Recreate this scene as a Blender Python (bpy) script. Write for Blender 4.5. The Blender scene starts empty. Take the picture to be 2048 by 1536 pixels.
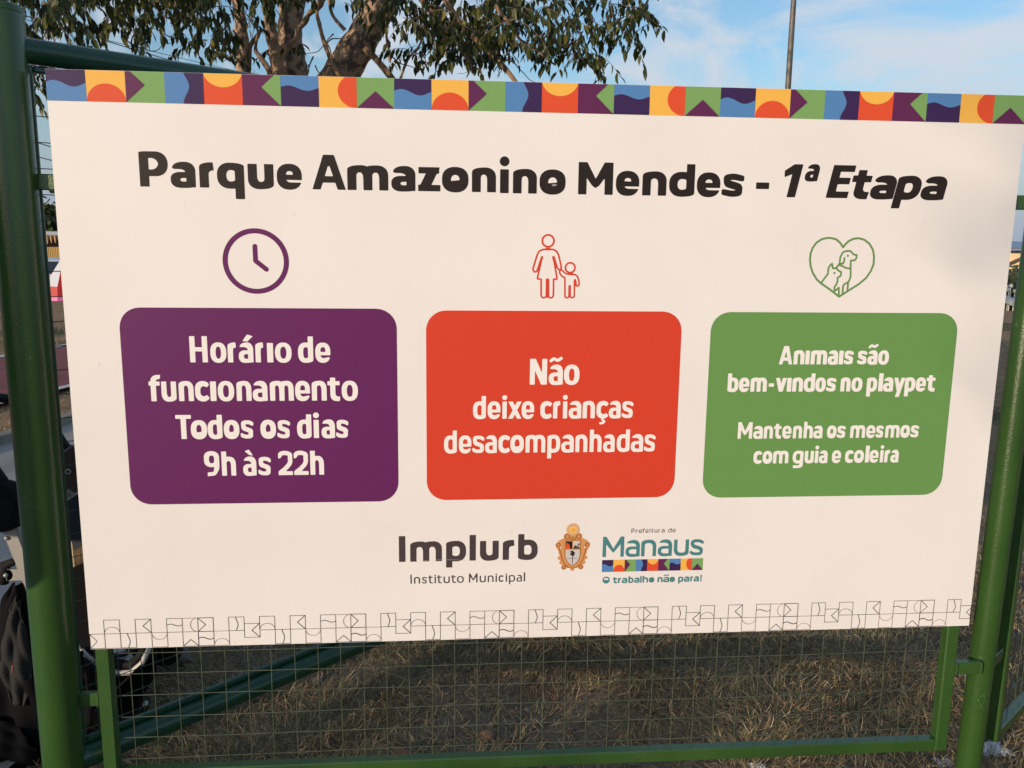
import bpy, math, random
import numpy as np
from mathutils import Vector, Matrix
from mathutils.geometry import tessellate_polygon
SC = bpy.context.scene
COL = SC.collection
R = math.radians
random.seed(7)
rng = np.random.default_rng(7)

# ---------------------------------------------------------------- camera
F, YAW, PITCH, ROLL = 1705.14, 0.0843, -0.1734, 0.0124
EYE = Vector((0.7585, -1.7894, 1.3964))
fw = Vector((math.sin(YAW)*math.cos(PITCH), math.cos(YAW)*math.cos(PITCH), math.sin(PITCH)))
rt = Vector((math.cos(YAW), -math.sin(YAW), 0)); up = rt.cross(fw)
rt2 = rt*math.cos(ROLL)+up*math.sin(ROLL); up2 = -rt*math.sin(ROLL)+up*math.cos(ROLL)
cd = bpy.data.cameras.new('camera'); cam = bpy.data.objects.new('camera', cd); COL.objects.link(cam)
m = Matrix((rt2, up2, -fw)).transposed().to_4x4(); m.translation = EYE; cam.matrix_world = m
cd.sensor_width = 36; cd.lens = F/2048*36; cd.clip_start = 0.05; cd.clip_end = 40000
SC.camera = cam

# ---------------------------------------------------------------- light
SUN_AZ, SUN_EL = 225.0, 8.5
sd = Vector((math.sin(R(SUN_AZ))*math.cos(R(SUN_EL)), math.cos(R(SUN_AZ))*math.cos(R(SUN_EL)), math.sin(R(SUN_EL))))
w = bpy.data.worlds.new('World'); SC.world = w; w.use_nodes = True
nt = w.node_tree; nt.nodes.clear()
N = nt.nodes.new; LK = nt.links.new
out = N('ShaderNodeOutputWorld'); bg = N('ShaderNodeBackground'); bg.inputs['Strength'].default_value = 0.15
sky = N('ShaderNodeTexSky'); sky.sky_type = 'NISHITA'; sky.sun_disc = False
sky.sun_elevation = R(SUN_EL); sky.sun_rotation = R(SUN_AZ); sky.air_density = 1.0; sky.dust_density = .9; sky.ozone_density = 2.6
tc = N('ShaderNodeTexCoord'); mp = N('ShaderNodeMapping')
mp.inputs['Rotation'].default_value = (0, R(14), R(25)); mp.inputs['Scale'].default_value = (3.2, 2.2, 5.6)
n1 = N('ShaderNodeTexNoise'); n1.inputs['Scale'].default_value = 1.7; n1.inputs['Detail'].default_value = 9; n1.inputs['Roughness'].default_value = .58; n1.inputs['Distortion'].default_value = .9
cr = N('ShaderNodeValToRGB'); cr.color_ramp.elements[0].position = .48; cr.color_ramp.elements[1].position = .63
cr.color_ramp.elements[1].color = (.85, .85, .85, 1)
mx = N('ShaderNodeMix'); mx.data_type = 'RGBA'
mx.inputs['B'].default_value = (3.3, 3.55, 3.9, 1)
LK(tc.outputs['Generated'], mp.inputs['Vector']); LK(mp.outputs[0], n1.inputs['Vector']); LK(n1.outputs['Fac'], cr.inputs['Fac'])
LK(cr.outputs['Color'], mx.inputs['Factor']); LK(sky.outputs[0], mx.inputs['A']); 
hz = N('ShaderNodeMix'); hz.data_type = 'RGBA'; hz.inputs['B'].default_value = (1.75, 2.15, 2.85, 1)      # grey-blue haze low in the sky, all round
sx = N('ShaderNodeSeparateXYZ'); hr = N('ShaderNodeMapRange'); hr.interpolation_type = 'SMOOTHSTEP'
hr.inputs['From Min'].default_value = .20; hr.inputs['From Max'].default_value = -.02; hr.inputs['To Max'].default_value = .9
LK(tc.outputs['Generated'], sx.inputs[0]); LK(sx.outputs['Z'], hr.inputs['Value']); LK(hr.outputs['Result'], hz.inputs['Factor'])
LK(mx.outputs['Result'], hz.inputs['A']); LK(hz.outputs['Result'], bg.inputs['Color']); LK(bg.outputs[0], out.inputs[0])
sl = bpy.data.lights.new('sun', 'SUN'); sl.energy = 2.9; sl.angle = R(.55); sl.color = (1, .79, .60)
so = bpy.data.objects.new('sun', sl); so.rotation_euler = sd.to_track_quat('Z', 'Y').to_euler(); COL.objects.link(so)
vs = SC.view_settings; vs.view_transform = 'Standard'; vs.look = 'None'; vs.exposure = 0.39; vs.gamma = 1; vs.use_curve_mapping = False

# ---------------------------------------------------------------- helpers
def ray(px, py):
    """direction seen at a point of the 2048x1536 photograph"""
    return fw+rt2*((px-1024)/F)-up2*((py-768)/F)
def at(px, py, D):
    d = ray(px, py); return EYE+d*(D/math.hypot(d.x, d.y))
def on_y(px, py, Y):
    d = ray(px, py); return EYE+d*((Y-EYE.y)/d.y)
def on_z(px, py, Z=0.0):
    d = ray(px, py); return EYE+d*((Z-EYE.z)/d.z)

def tag(o, label=None, cat=None, group=None, kind=None):
    if label: o['label'] = label
    if cat: o['category'] = cat
    if group: o['group'] = group
    if kind: o['kind'] = kind
    return o
def empty(name, loc=(0, 0, 0)):
    o = bpy.data.objects.new(name, None); o.location = loc; o.empty_display_size = .1; COL.objects.link(o); return o
def link(name, me, parent=None, mats=()):
    for mt in mats: me.materials.append(mt)
    o = bpy.data.objects.new(name, me); COL.objects.link(o)
    if parent is not None:
        o.parent = parent
        base = Vector((0, 0, 0)); p = parent
        while p is not None: base += p.location; p = p.parent
        o.location = -base          # vertices are given in world space
    return o
class MB:
    """collects shapes into one mesh"""
    def __init__(s): s.v = []; s.f = []; s.mi = []; s.sm = []
    def add(s, vs, fs, mi=0, smooth=False):
        b = len(s.v); s.v += [tuple(v) for v in vs]
        for f in fs: s.f.append([b+i for i in f]); s.mi.append(mi); s.sm.append(smooth)
    def box(s, c, size, M=None, mi=0, bev=0.0):
        c = Vector(c); h = Vector(size)/2; M = M or Matrix.Identity(3)
        if bev <= 0:
            vs = [c+M@Vector((x*h.x, y*h.y, z*h.z)) for x in (-1, 1) for y in (-1, 1) for z in (-1, 1)]
            s.add(vs, [(0, 1, 3, 2), (4, 6, 7, 5), (0, 4, 5, 1), (2, 3, 7, 6), (0, 2, 6, 4), (1, 5, 7, 3)], mi)
            return
        vs = []; idx = {}
        for x in (-1, 1):
            for y in (-1, 1):
                for z in (-1, 1):
                    for a in range(3):
                        q = [x*(h.x-bev), y*(h.y-bev), z*(h.z-bev)]; q[a] = (x, y, z)[a]*h[a]
                        idx[(x, y, z, a)] = len(vs); vs.append(c+M@Vector(q))
        fs = []
        S = (-1, 1)
        for a in range(3):
            b, d = (a+1) % 3, (a+2) % 3
            for sg in S:
                def k(u, v_):
                    t = [0, 0, 0]; t[a] = sg; t[b] = u; t[d] = v_; return idx[(*t, a)]
                f = [k(-1, -1), k(1, -1), k(1, 1), k(-1, 1)]
                fs.append(f if sg > 0 else f[::-1])
        for a in range(3):
            b, d = (a+1) % 3, (a+2) % 3
            for u in S:
                for v_ in S:
                    def k(w_, ax):
                        t = [0, 0, 0]; t[a] = w_; t[b] = u; t[d] = v_; return idx[(*t, ax)]
                    f = [k(-1, b), k(1, b), k(1, d), k(-1, d)]
                    fs.append(f if u*v_ > 0 else f[::-1])
        for x in S:
            for y in S:
                for z in S:
                    f = [idx[(x, y, z, a)] for a in range(3)]
                    fs.append(f if x*y*z > 0 else f[::-1])
        s.add(vs, fs, mi)
    def tube(s, pts, rad, n=8, mi=0, cap=True, smooth=True, flat=1.0):
        pts = [Vector(p) for p in pts]
        if not hasattr(rad, '__len__'): rad = [rad]*len(pts)
        vs = []; prev = None
        for i, p in enumerate(pts):
            t = (pts[min(i+1, len(pts)-1)]-pts[max(i-1, 0)]).normalized()
            if prev is None:
                a = Vector((0, 0, 1)) if abs(t.z) < .9 else Vector((0, 1, 0))
                u = t.cross(a).normalized()
            else: u = (prev-t*prev.dot(t)).normalized()
            prev = u; v = t.cross(u)
            for k in range(n):
                an = 2*math.pi*k/n
                vs.append(p+(u*math.cos(an)+v*math.sin(an)*flat)*rad[i])
        fs = []
        for i in range(len(pts)-1):
            for k in range(n):
                fs.append((i*n+k, i*n+(k+1) % n, (i+1)*n+(k+1) % n, (i+1)*n+k))
        s.add(vs, fs, mi, smooth)
        if cap:
            s.add(vs[:n], [tuple(range(n))[::-1]], mi); s.add(vs[-n:], [tuple(range(n))], mi)
    def lathe(s, prof, c, axis='Z', n=24, mi=0, smooth=True):
        c = Vector(c); vs = []
        for r_, h_ in prof:
            for k in range(n):
                a = 2*math.pi*k/n; x, y = r_*math.cos(a), r_*math.sin(a)
                vs.append(c+(Vector((x, y, h_)) if axis == 'Z' else Vector((x, h_, y)) if axis == 'Y' else Vector((h_, x, y))))
        fs = [(i*n+k, i*n+(k+1) % n, (i+1)*n+(k+1) % n, (i+1)*n+k) for i in range(len(prof)-1) for k in range(n)]
        s.add(vs, fs, mi, smooth)
    def blob(s, c, r, n=3, mi=0, amp=.2, seed=0, flatten=1.0):
        """rough pebble / lump"""
        import bmesh
        bm = bmesh.new(); bmesh.ops.create_icosphere(bm, subdivisions=n, radius=1)
        rr = random.Random(seed); ph = [rr.uniform(0, 6) for _ in range(9)]
        vs = []
        for v in bm.verts:
            p = v.co
            k = 1+amp*(math.sin(2.3*p.x+ph[0])*math.sin(2.1*p.y+ph[1])+.6*math.sin(4.1*p.z+ph[2]+2*p.x)+.4*math.sin(6.5*p.y+ph[3]+3*p.z))
            vs.append(Vector(c)+Vector((p.x*r[0]*k, p.y*r[1]*k, p.z*r[2]*k*flatten)))
        s.add(vs, [[v.index for v in f.verts] for f in bm.faces], mi, False); bm.free()
    def mesh(s, name):
        me = bpy.data.meshes.new(name); me.from_pydata(s.v, [], s.f)
        me.polygons.foreach_set('material_index', s.mi); me.polygons.foreach_set('use_smooth', s.sm)
        me.update(); return me
    def build(s, name, mats, parent=None):
        if not isinstance(mats, (list, tuple)): mats = [mats]
        return link(name, s.mesh(name), parent, mats)

def mat(name, base=(.5, .5, .5), rough=.5, metal=0.0, spec=.5, var=None, scale=20, bump=0.0, bscale=200, fac=(.35, .65), detail=4, coat=0.0, sub=None):
    """principled material; var = second colour mixed in by noise"""
    m = bpy.data.materials.new(name); m.use_nodes = True; t = m.node_tree; b = t.nodes['Principled BSDF']
    b.inputs['Base Color'].default_value = (*base, 1); b.inputs['Roughness'].default_value = rough
    b.inputs['Metallic'].default_value = metal; b.inputs['Specular IOR Level'].default_value = spec
    b.inputs['Coat Weight'].default_value = coat; b.inputs['Coat Roughness'].default_value = .15
    g = t.nodes.new('ShaderNodeNewGeometry')
    if var:
        n = t.nodes.new('ShaderNodeTexNoise'); n.inputs['Scale'].default_value = scale; n.inputs['Detail'].default_value = detail
        r = t.nodes.new('ShaderNodeMapRange'); r.inputs['From Min'].default_value = fac[0]; r.inputs['From Max'].default_value = fac[1]
        x = t.nodes.new('ShaderNodeMix'); x.data_type = 'RGBA'
        x.inputs['A'].default_value = (*base, 1); x.inputs['B'].default_value = (*var, 1)
        t.links.new(g.outputs['Position'], n.inputs['Vector']); t.links.new(n.outputs['Fac'], r.inputs['Value'])
        t.links.new(r.outputs['Result'], x.inputs['Factor']); t.links.new(x.outputs['Result'], b.inputs['Base Color'])
    if bump:
        n = t.nodes.new('ShaderNodeTexNoise'); n.inputs['Scale'].default_value = bscale; n.inputs['Detail'].default_value = 3
        q = t.nodes.new('ShaderNodeBump'); q.inputs['Strength'].default_value = bump; q.inputs['Distance'].default_value = .002
        t.links.new(g.outputs['Position'], n.inputs['Vector']); t.links.new(n.outputs['Fac'], q.inputs['Height']); t.links.new(q.outputs[0], b.inputs['Normal'])
    return m

# ---------------------------------------------------------------- flat print: implicit shapes -> outlines -> faces
class Grid:
    def __init__(s, x0, y0, x1, y1, dx):
        s.x0, s.y0, s.dx = x0, y0, dx
        s.nx = int(math.ceil((x1-x0)/dx))+1; s.ny = int(math.ceil((y1-y0)/dx))+1
        s.X, s.Y = np.meshgrid(x0+np.arange(s.nx)*dx+dx*.0137, y0+np.arange(s.ny)*dx+dx*.0191)
def U(*a):
    r = a[0]
    for b in a[1:]: r = np.minimum(r, b)
    return r
def I_(*a):
    r = a[0]
    for b in a[1:]: r = np.maximum(r, b)
    return r
def SB(a, *bs):
    for b in bs: a = np.maximum(a, -b)
    return a
def bx(X, Y, x0, y0, x1, y1): return I_(x0-X, X-x1, y0-Y, Y-y1)
def rr(X, Y, x0, y0, x1, y1, tl=None, tr=None, br=None, bl=None, p=2.25, r=None):
    if r is not None: tl = tr = br = bl = r
    f = bx(X, Y, x0, y0, x1, y1)
    for c, sx, sy, cx, cy in ((tl, -1, 1, x0, y1), (tr, 1, 1, x1, y1), (br, 1, -1, x1, y0), (bl, -1, -1, x0, y0)):
        if c is None or c[0] <= 0 or c[1] <= 0: continue
        ux = ((X-(cx-sx*c[0]))*sx)/c[0]; uy = ((Y-(cy-sy*c[1]))*sy)/c[1]
        ms = (ux > 0) & (uy > 0)
        e = ((np.clip(ux, 0, None)**p+np.clip(uy, 0, None)**p)**(1/p)-1)*min(c[0], c[1])
        f = np.where(ms, np.maximum(f, e), f)
    return f
def poly(X, Y, pts):
    f = None; n = len(pts)
    A = sum(pts[i][0]*pts[(i+1) % n][1]-pts[(i+1) % n][0]*pts[i][1] for i in range(n)); sg = 1 if A > 0 else -1
    for i in range(n):
        (ax, ay), (bx_, by) = pts[i], pts[(i+1) % n]
        l = math.hypot(bx_-ax, by-ay) or 1
        d = ((X-ax)*(by-ay)-(Y-ay)*(bx_-ax))/l*sg
        f = d if f is None else np.maximum(f, d)
    return f
def stroke(X, Y, pts, w):
    f = None
    if not hasattr(w, '__len__'): w = [w]*len(pts)
    for i in range(len(pts)-1):
        (ax, ay), (bx_, by) = pts[i], pts[i+1]; dx, dy = bx_-ax, by-ay; L = dx*dx+dy*dy or 1e-9
        t = np.clip(((X-ax)*dx+(Y-ay)*dy)/L, 0, 1)
        d = np.hypot(X-ax-t*dx, Y-ay-t*dy)-(w[i]+(w[i+1]-w[i])*t)/2
        f = d if f is None else np.minimum(f, d)
    return f
def spline(pts, n=6, closed=False):
    out_ = []; m_ = len(pts)
    for i in range(m_ if closed else m_-1):
        g = lambda k: pts[k % m_] if closed else pts[max(0, min(m_-1, k))]
        a, b, c, d = g(i-1), g(i), g(i+1), g(i+2)
        for k in range(n):
            t = k/n
            out_.append(tuple(.5*(2*b[j]+(c[j]-a[j])*t+(2*a[j]-5*b[j]+4*c[j]-d[j])*t*t+(3*b[j]-a[j]-3*c[j]+d[j])*t**3) for j in (0, 1)))
    if not closed: out_.append(pts[-1])
    else: out_.append(out_[0])
    return out_
def disc(X, Y, cx, cy, rx, ry=None):
    ry = ry or rx
    return (np.hypot((X-cx)/rx, (Y-cy)/ry)-1)*min(rx, ry)

def loops(G, Fv):
    """marching squares outlines of Fv<0"""
    Fv = Fv.copy(); Fv[0, :] = Fv[-1, :] = 1; Fv[:, 0] = Fv[:, -1] = 1
    Fv[Fv == 0] = 1e-9
    ins = Fv < 0
    c = ins[:-1, :-1]*1+ins[:-1, 1:]*2+ins[1:, 1:]*4+ins[1:, :-1]*8
    js, is_ = np.nonzero((c > 0) & (c < 15))
    nxt = {}
    # edges of a cell: 0 bottom, 1 right, 2 top, 3 left ; segments keep the inside on the left
    T = {1: [(0, 3)], 2: [(1, 0)], 3: [(1, 3)], 4: [(2, 1)], 5: [(0, 3), (2, 1)], 6: [(2, 0)], 7: [(2, 3)], 8: [(3, 2)], 9: [(0, 2)],
         10: [(1, 0), (3, 2)], 11: [(1, 2)], 12: [(3, 1)], 13: [(0, 1)], 14: [(3, 0)]}
    def ek(i, j, e):
        return (i, j, 0) if e == 0 else (i+1, j, 1) if e == 1 else (i, j+1, 0) if e == 2 else (i, j, 1)
    for j, i in zip(js.tolist(), is_.tolist()):
        for a, b in T[int(c[j, i])]: nxt[ek(i, j, a)] = ek(i, j, b)
    def pt(k):
        i, j, o = k; a = Fv[j, i]; b = Fv[j, i+1] if o == 0 else Fv[j+1, i]; t = a/(a-b)
        return (G.x0+(i+(t if o == 0 else 0))*G.dx, G.y0+(j+(0 if o == 0 else t))*G.dx)
    res = []
    while nxt:
        k0 = next(iter(nxt)); k = k0; L = []
        while k in nxt:
            L.append(pt(k)); k = nxt.pop(k)
        if len(L) > 3: res.append(L)
    return res
def rdp(P, eps):
    def rec(a, b):
        ax, ay = P[a]; bx_, by = P[b]; l = math.hypot(bx_-ax, by-ay) or 1e-9; md = 0; mi = -1
        for i in range(a+1, b):
            d = abs((P[i][0]-ax)*(by-ay)-(P[i][1]-ay)*(bx_-ax))/l
            if d > md: md = d; mi = i
        if md > eps and mi > 0: return rec(a, mi)[:-1]+rec(mi, b)
        return [P[a], P[b]]
    n = len(P)
    far = max(range(n), key=lambda i: (P[i][0]-P[0][0])**2+(P[i][1]-P[0][1])**2)
    Q = P+[P[0]]; P = Q
    o = rec(0, far)[:-1]+rec(far, n)[:-1]
    return o if len(o) > 2 else P[:-1]
def faces2d(G, Fv, eps=None):
    """triangles (2D) of the region Fv<0"""
    eps = eps or G.dx*.12
    ls = [rdp(l, eps) for l in loops(G, Fv)]
    ls = [l for l in ls if len(l) > 2]
    if not ls: return [], []
    def area(l): return sum(l[i-1][0]*l[i][1]-l[i][0]*l[i-1][1] for i in range(len(l)))/2
    def inside(p, l):
        c = False
        for i in range(len(l)):
            (x1, y1), (x2, y2) = l[i-1], l[i]
            if (y1 > p[1]) != (y2 > p[1]) and p[0] < (x2-x1)*(p[1]-y1)/(y2-y1)+x1: c = not c
        return c
    A = [area(l) for l in ls]; sg = 1 if A[max(range(len(A)), key=lambda i: abs(A[i]))] > 0 else -1
    outs = [i for i in range(len(ls)) if A[i]*sg > 0]; hol = {i: [] for i in outs}
    for i in range(len(ls)):
        if A[i]*sg > 0: continue
        own = [o_ for o_ in outs if abs(A[o_]) > abs(A[i]) and inside(ls[i][0], ls[o_])]
        if own: hol[min(own, key=lambda o_: abs(A[o_]))].append(i)
    pts, tri = [], []
    for o_ in outs:
        g_ = [ls[o_]]+[ls[h_] for h_ in hol[o_]]
        k = len(pts); pts += [p for l in g_ for p in l]
        tri += [tuple(k+q for q in t) for t in tessellate_polygon([[Vector((x, y, 0)) for x, y in l] for l in g_])]
    return pts, tri
class Print:
    """flat print on the sign plane, millimetres from the sign's lower left corner"""
    def __init__(s): s.mb = MB()
    def region(s, pts, tri, lift, mi=0, ox=0, oy=0):
        Y = -(0.0004+lift*.0003)
        vs = [((x+ox)/1000, Y, .5+(y+oy)/1000) for x, y in pts]
        fs = []
        for a, b, c in tri:
            (x1, y1), (x2, y2), (x3, y3) = pts[a], pts[b], pts[c]
            fs.append((a, b, c) if (x2-x1)*(y3-y1)-(x3-x1)*(y2-y1) > 0 else (a, c, b))
        s.mb.add(vs, fs, mi)
    def sdf(s, fn, box, dx, lift=0, mi=0):
        G = Grid(box[0]-dx*2, box[1]-dx*2, box[2]+dx*2, box[3]+dx*2, dx)
        p, t = faces2d(G, fn(G.X, G.Y)); s.region(p, t, lift, mi)
    def build(s, name, mats, parent): return s.mb.build(name, mats, parent)
# ---------------------------------------------------------------- the lettering: every letter drawn from strokes
def glyph(ch, X, Y, W, C, x, D, V, H, tall=False):
    """implicit shape of a letter W wide; C cap height, x x-height, D descender, V/H stem thickness"""
    B = 9*C; o = H*.12
    def ring(x0, x1, y0, y1, v=V, h=H, p=2.3):
        w_, h_ = x1-x0, y1-y0
        ry = min(h_/2, w_*.62)
        a = rr(X, Y, x0, y0, x1, y1, r=(w_/2, ry), p=p)
        iw, ih = w_-2*v, h_-2*h
        return SB(a, rr(X, Y, x0+v, y0+h, x1-v, y1-h, r=(iw/2, max(.1, min(ih/2, ry-h*.55))), p=p))
    def arch(x0, x1, Xg=None, Yg=None, yb=0.0):
        Xg = X if Xg is None else Xg; Yg = Y if Yg is None else Yg
        w_ = x1-x0; iw = w_-2*V
        a = rr(Xg, Yg, x0, -B, x1, x+o, tl=(w_*.55, x*.2), tr=(w_*.45, x*.42))
        b = rr(Xg, Yg, x0+V, -B, x1-V, x-H, tl=(iw*.5, x*.14), tr=(iw*.5, x*.24))
        return I_(SB(a, b), yb-Yg)
    def para(ax, ay, bx_, by, w_): return poly(X, Y, [(ax, ay), (ax+w_, ay), (bx_+w_, by), (bx_, by)])
    if ch in 'ãáàç':
        base = glyph({'ç': 'c'}.get(ch, 'a'), X, Y, W, C, x, D, V, H)
        m_ = W/2; g = H*.9
        if ch == 'ã':
            y0 = x+H*1.15
            acc = stroke(X, Y, spline([(m_-W*.36, y0-H*.1), (m_-W*.16, y0+H*.42), (m_+W*.12, y0+H*.05), (m_+W*.36, y0+H*.55)], 5), g*.85)
        elif ch == 'á': acc = poly(X, Y, [(m_-W*.22, x+H*.45), (m_+W*.12, x+H*.45-H*.12), (m_+W*.5, x+H*1.6), (m_+W*.12, x+H*2.05)])
        elif ch == 'à': acc = poly(X, Y, [(m_+W*.28, x+H*.35), (m_+W*.0, x+H*.5), (m_-W*.34, x+H*1.5), (m_-W*.02, x+H*1.95)])
        else: acc = stroke(X, Y, spline([(m_+W*.02, 0), (m_+W*.02, -H*.45), (m_+W*.2, -H*.95), (m_+W*.02, -H*1.5), (m_-W*.16, -H*1.45)], 5), H*.62)
        return U(base, acc)
    if ch == 'o': return ring(0, W, -o, x+o)
    if ch == 'Ø' or ch == 'Ö':      # o with its counter half cut away / filled
        a = rr(X, Y, 0, -o, W, x+o, r=(W/2, min(x/2, W*.62)), p=2.3)
        if ch == 'Ö': return a
        nar = W < x*.98
        k = disc(X, Y, W/2, x*(.52 if nar else .5), (W-2*V)*(.46 if nar else .5), (x-2*H)*.43)
        lo = .30 if nar else .40
        return SB(a, I_(k, poly(X, Y, [(0, x*lo), (W, x*(lo+.13)), (W, x*2), (0, x*2)])))
    if ch == 'O':                    # capital with white half disc in it
        a = rr(X, Y, 0, -o, W, C+o, r=(W/2, C/2), p=2.1)
        return SB(a, I_(disc(X, Y, W/2, C*.5, W/2-V*.8, C/2-H*.8), C*.5-Y))
    if ch == 'n': return arch(0, W)
    if ch == 'u': return arch(0, W, W-X, x-Y)
    if ch == 'h': return U(arch(0, W), bx(X, Y, 0, 0, V, C))
    if ch == 'm':
        mid = (W-V)/2
        return U(arch(0, mid+V), arch(mid, W))
    if ch in ('ı', 'I', 'l'):
        return bx(X, Y, 0, 0, W, x if ch == 'ı' else C)
    if ch == 'i':
        w_ = min(V, W); c = W/2; r_ = max(W/2, V*.56)
        return U(bx(X, Y, c-w_/2, 0, c+w_/2, x), disc(X, Y, c, x+H*.45+r_, r_))
    if ch == 'r':
        w_ = W-V
        a = rr(X, Y, 0, -B, W*1.9, x+o, tl=(W*.8, x*.2)); b = rr(X, Y, V, -B, W*1.9, x-H*1.12, tl=(w_*.6, x*.16))
        return I_(SB(a, b), -Y, poly(X, Y, [(-W, -1), (W*.98, -1), (W*.88, x-H*1.4), (W, x+H), (-W, x+H)]))
    if ch == 'a':
        xa = W*.07
        top = rr(X, Y, xa, 0, W, x+o, tl=(W*.5, x*.28), tr=(W*.42, x*.4))
        inn = rr(X, Y, xa-W, -B, W-V, x-H, tr=(W*.28, x*.2))
        t = I_(SB(top, inn), poly(X, Y, [(xa*.6, x*.72), (xa+W*.2, x*.66), (W+1, x*.2), (W+1, x+C), (xa, x+C), (-W*.1, x*.8)]))
        yb = x*.62; h_ = H*.92
        bowl = rr(X, Y, 0, -o, W, yb, tl=(W*.42, yb*.45), bl=(W*.42, yb*.5), br=(W*.5, x*.1))
        cnt = rr(X, Y, V*.97, h_*.95, W-V, yb-h_, tl=((W-2*V)*.5, yb*.2), bl=((W-2*V)*.5, yb*.2))
        stem = rr(X, Y, W-V, 0, W, x*.7)
        return U(SB(bowl, cnt), stem, t)
    if ch == 'e':
        ry = min(x/2, W*.62)
        a = rr(X, Y, 0, -o, W, x+o, r=(W/2, ry), p=2.3)
        y1 = x*.37; y2 = y1+H*.8; iw = W-2*V
        c1 = rr(X, Y, V, y2, W-V*.95, x-H, tl=(iw*.5, x*.16), tr=(iw*.5, x*.16))
        c2 = rr(X, Y, V, H, W*2, y1, bl=(iw*.8, x*.16))
        keep = poly(X, Y, [(W*.52, -C), (W*.97, -C), (W*.97, x*.24), (W*.86, x*.27), (W*.56, H*1.02)])
        return U(SB(a, c1, c2), I_(a, keep))
    if ch == 'c':
        ry = min(x/2, W*.62)
        a = rr(X, Y, 0, -o, W*1.12, x+o, r=(W*.6, ry), p=2.3)
        k = rr(X, Y, V, H*1.05, W*2, x-H*1.05, tl=(W*.4, x*.22), bl=(W*.4, x*.22))
        t1 = poly(X, Y, [(W*.5, x*2), (W*1.02, x*2), (W*1.02, x*.86), (W*.88, x*.7), (W*.5, x-H*1.02)])
        t2 = poly(X, Y, [(W*.5, -x), (W*1.02, -x), (W*1.02, x*.14), (W*.88, x*.3), (W*.5, H*1.02)])
        return I_(U(SB(a, k), I_(a, t1), I_(a, t2)), X-W)
    if ch == 's':
        h2 = H*.5
        pts = [(W*.90, x*.80), (W*.74, x-h2*1.25), (W*.50, x-h2), (W*.24, x-h2*1.35), (W*.05+V*.45, x*.73), (W*.27, x*.57), (W*.5, x*.50),
               (W*.76, x*.42), (W*.95-V*.45, x*.27), (W*.76, h2*1.3), (W*.48, h2), (W*.24, h2*1.25), (W*.08, x*.2)]
        tw = [.95, 1.0, 1.0, 1.05, 1.1, 1.18, 1.22, 1.18, 1.1, 1.05, 1.0, 1.0, .95]
        sp_ = spline(pts, 4); ts = [H*np.interp(i/4, range(13), tw) for i in range(len(sp_))]
        return I_(stroke(X, Y, sp_, ts), -X, X-W)
    if ch == 't':
        tx = W*.22; B1 = W*.8
        st = bx(X, Y, tx, x*.3, tx+V, x+(C-x)*.55)
        cb = bx(X, Y, 0, x-H, W*.97, x)
        ft = SB(rr(X, Y, tx, -o, tx+B1*2, x*.5, bl=(B1*.6, x*.34)), rr(X, Y, tx+V, H, tx+B1*3, x, bl=(B1*.3, x*.16)))
        return U(st, cb, I_(ft, poly(X, Y, [(-W, -H), (W*.94, -H), (W, H*1.05), (tx+V, x*.5), (-W, x*.5)])))
    if ch == 'f':
        fx = W*.16
        a = SB(rr(X, Y, fx, 0, W*2, C, tl=(W*.62, C*.26)), rr(X, Y, fx+V, -B, W*3, C-H, tl=(W*.3, C*.12)))
        a = I_(a, poly(X, Y, [(-W, -1), (fx+V, -1), (W*.92, C-H*1.15), (W, C+1), (-W, C+1)]))
        return U(a, bx(X, Y, 0, x-H, W*.9, x))
    if ch in 'bdpqg':
        XX = X if ch in 'bp' else W-X
        a = rr(XX, Y, 0, -o, W, x+o, tr=(W*.5, min(x/2, W*.62)), br=(W*.5, min(x/2, W*.62)), tl=(W*.55, x*.16), bl=(W*.55, x*.16), p=2.3)
        iw = W-2*V
        b = rr(XX, Y, V, H, W-V, x-H, tr=(iw*.5, x*.22), br=(iw*.5, x*.22), tl=(iw*.5, x*.08), bl=(iw*.5, x*.08))
        a = SB(a, b)
        if ch in 'bd': return U(a, bx(XX, Y, 0, x*.15, V, C))
        if ch in 'pq': return U(a, bx(XX, Y, 0, -D, V, x*.85))
        tail = SB(rr(XX, Y, 0, -D, W*1.5, x*.5, bl=(W*.5, x*.3)), rr(XX, Y, V, -D+H, W*3, B, bl=(W*.2, x*.14)))
        return U(a, I_(tail, XX-W*.92, Y-x*.5))
    if ch == 'v': 
        m_ = (W-V)/2; return U(para(m_*1.0, 0, 0, x, V), para(m_, 0, W-V, x, V))
    if ch == 'y':
        m_ = (W-V)/2; k = (W-V-m_)/x
        return U(para(m_, 0, 0, x, V), I_(para(m_-k*D*1.1, -D*1.1, W-V, x, V), poly(X, Y, [(-W, -D*.8), (m_, -D*1.15), (W*3, -D*1.15), (W*3, x), (-W, x)])))
    if ch == 'x':
        k = V*1.05; return U(para(0, 0, W-k, x, k), para(W-k, 0, 0, x, k))
    if ch == 'z':
        k = V*1.12; return U(bx(X, Y, W*.02, x-H, W*.95, x), bx(X, Y, 0, 0, W, H), I_(para(-V*.1, 0, W*.96-k*1.05, x, k*1.1), bx(X, Y, 0, 0, W, x)))
    if ch == 'A':
        a = V*.90; t_ = W*.5-a*.66
        ap = U(para(0, 0, t_, C, a), para(W-a, 0, W-t_-a, C, a))
        return U(ap, bx(X, Y, W*.22, C*.2, W*.78, C*.2+H), poly(X, Y, [(t_, C), (W-t_, C), (W/2, C*.65)]))
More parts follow.
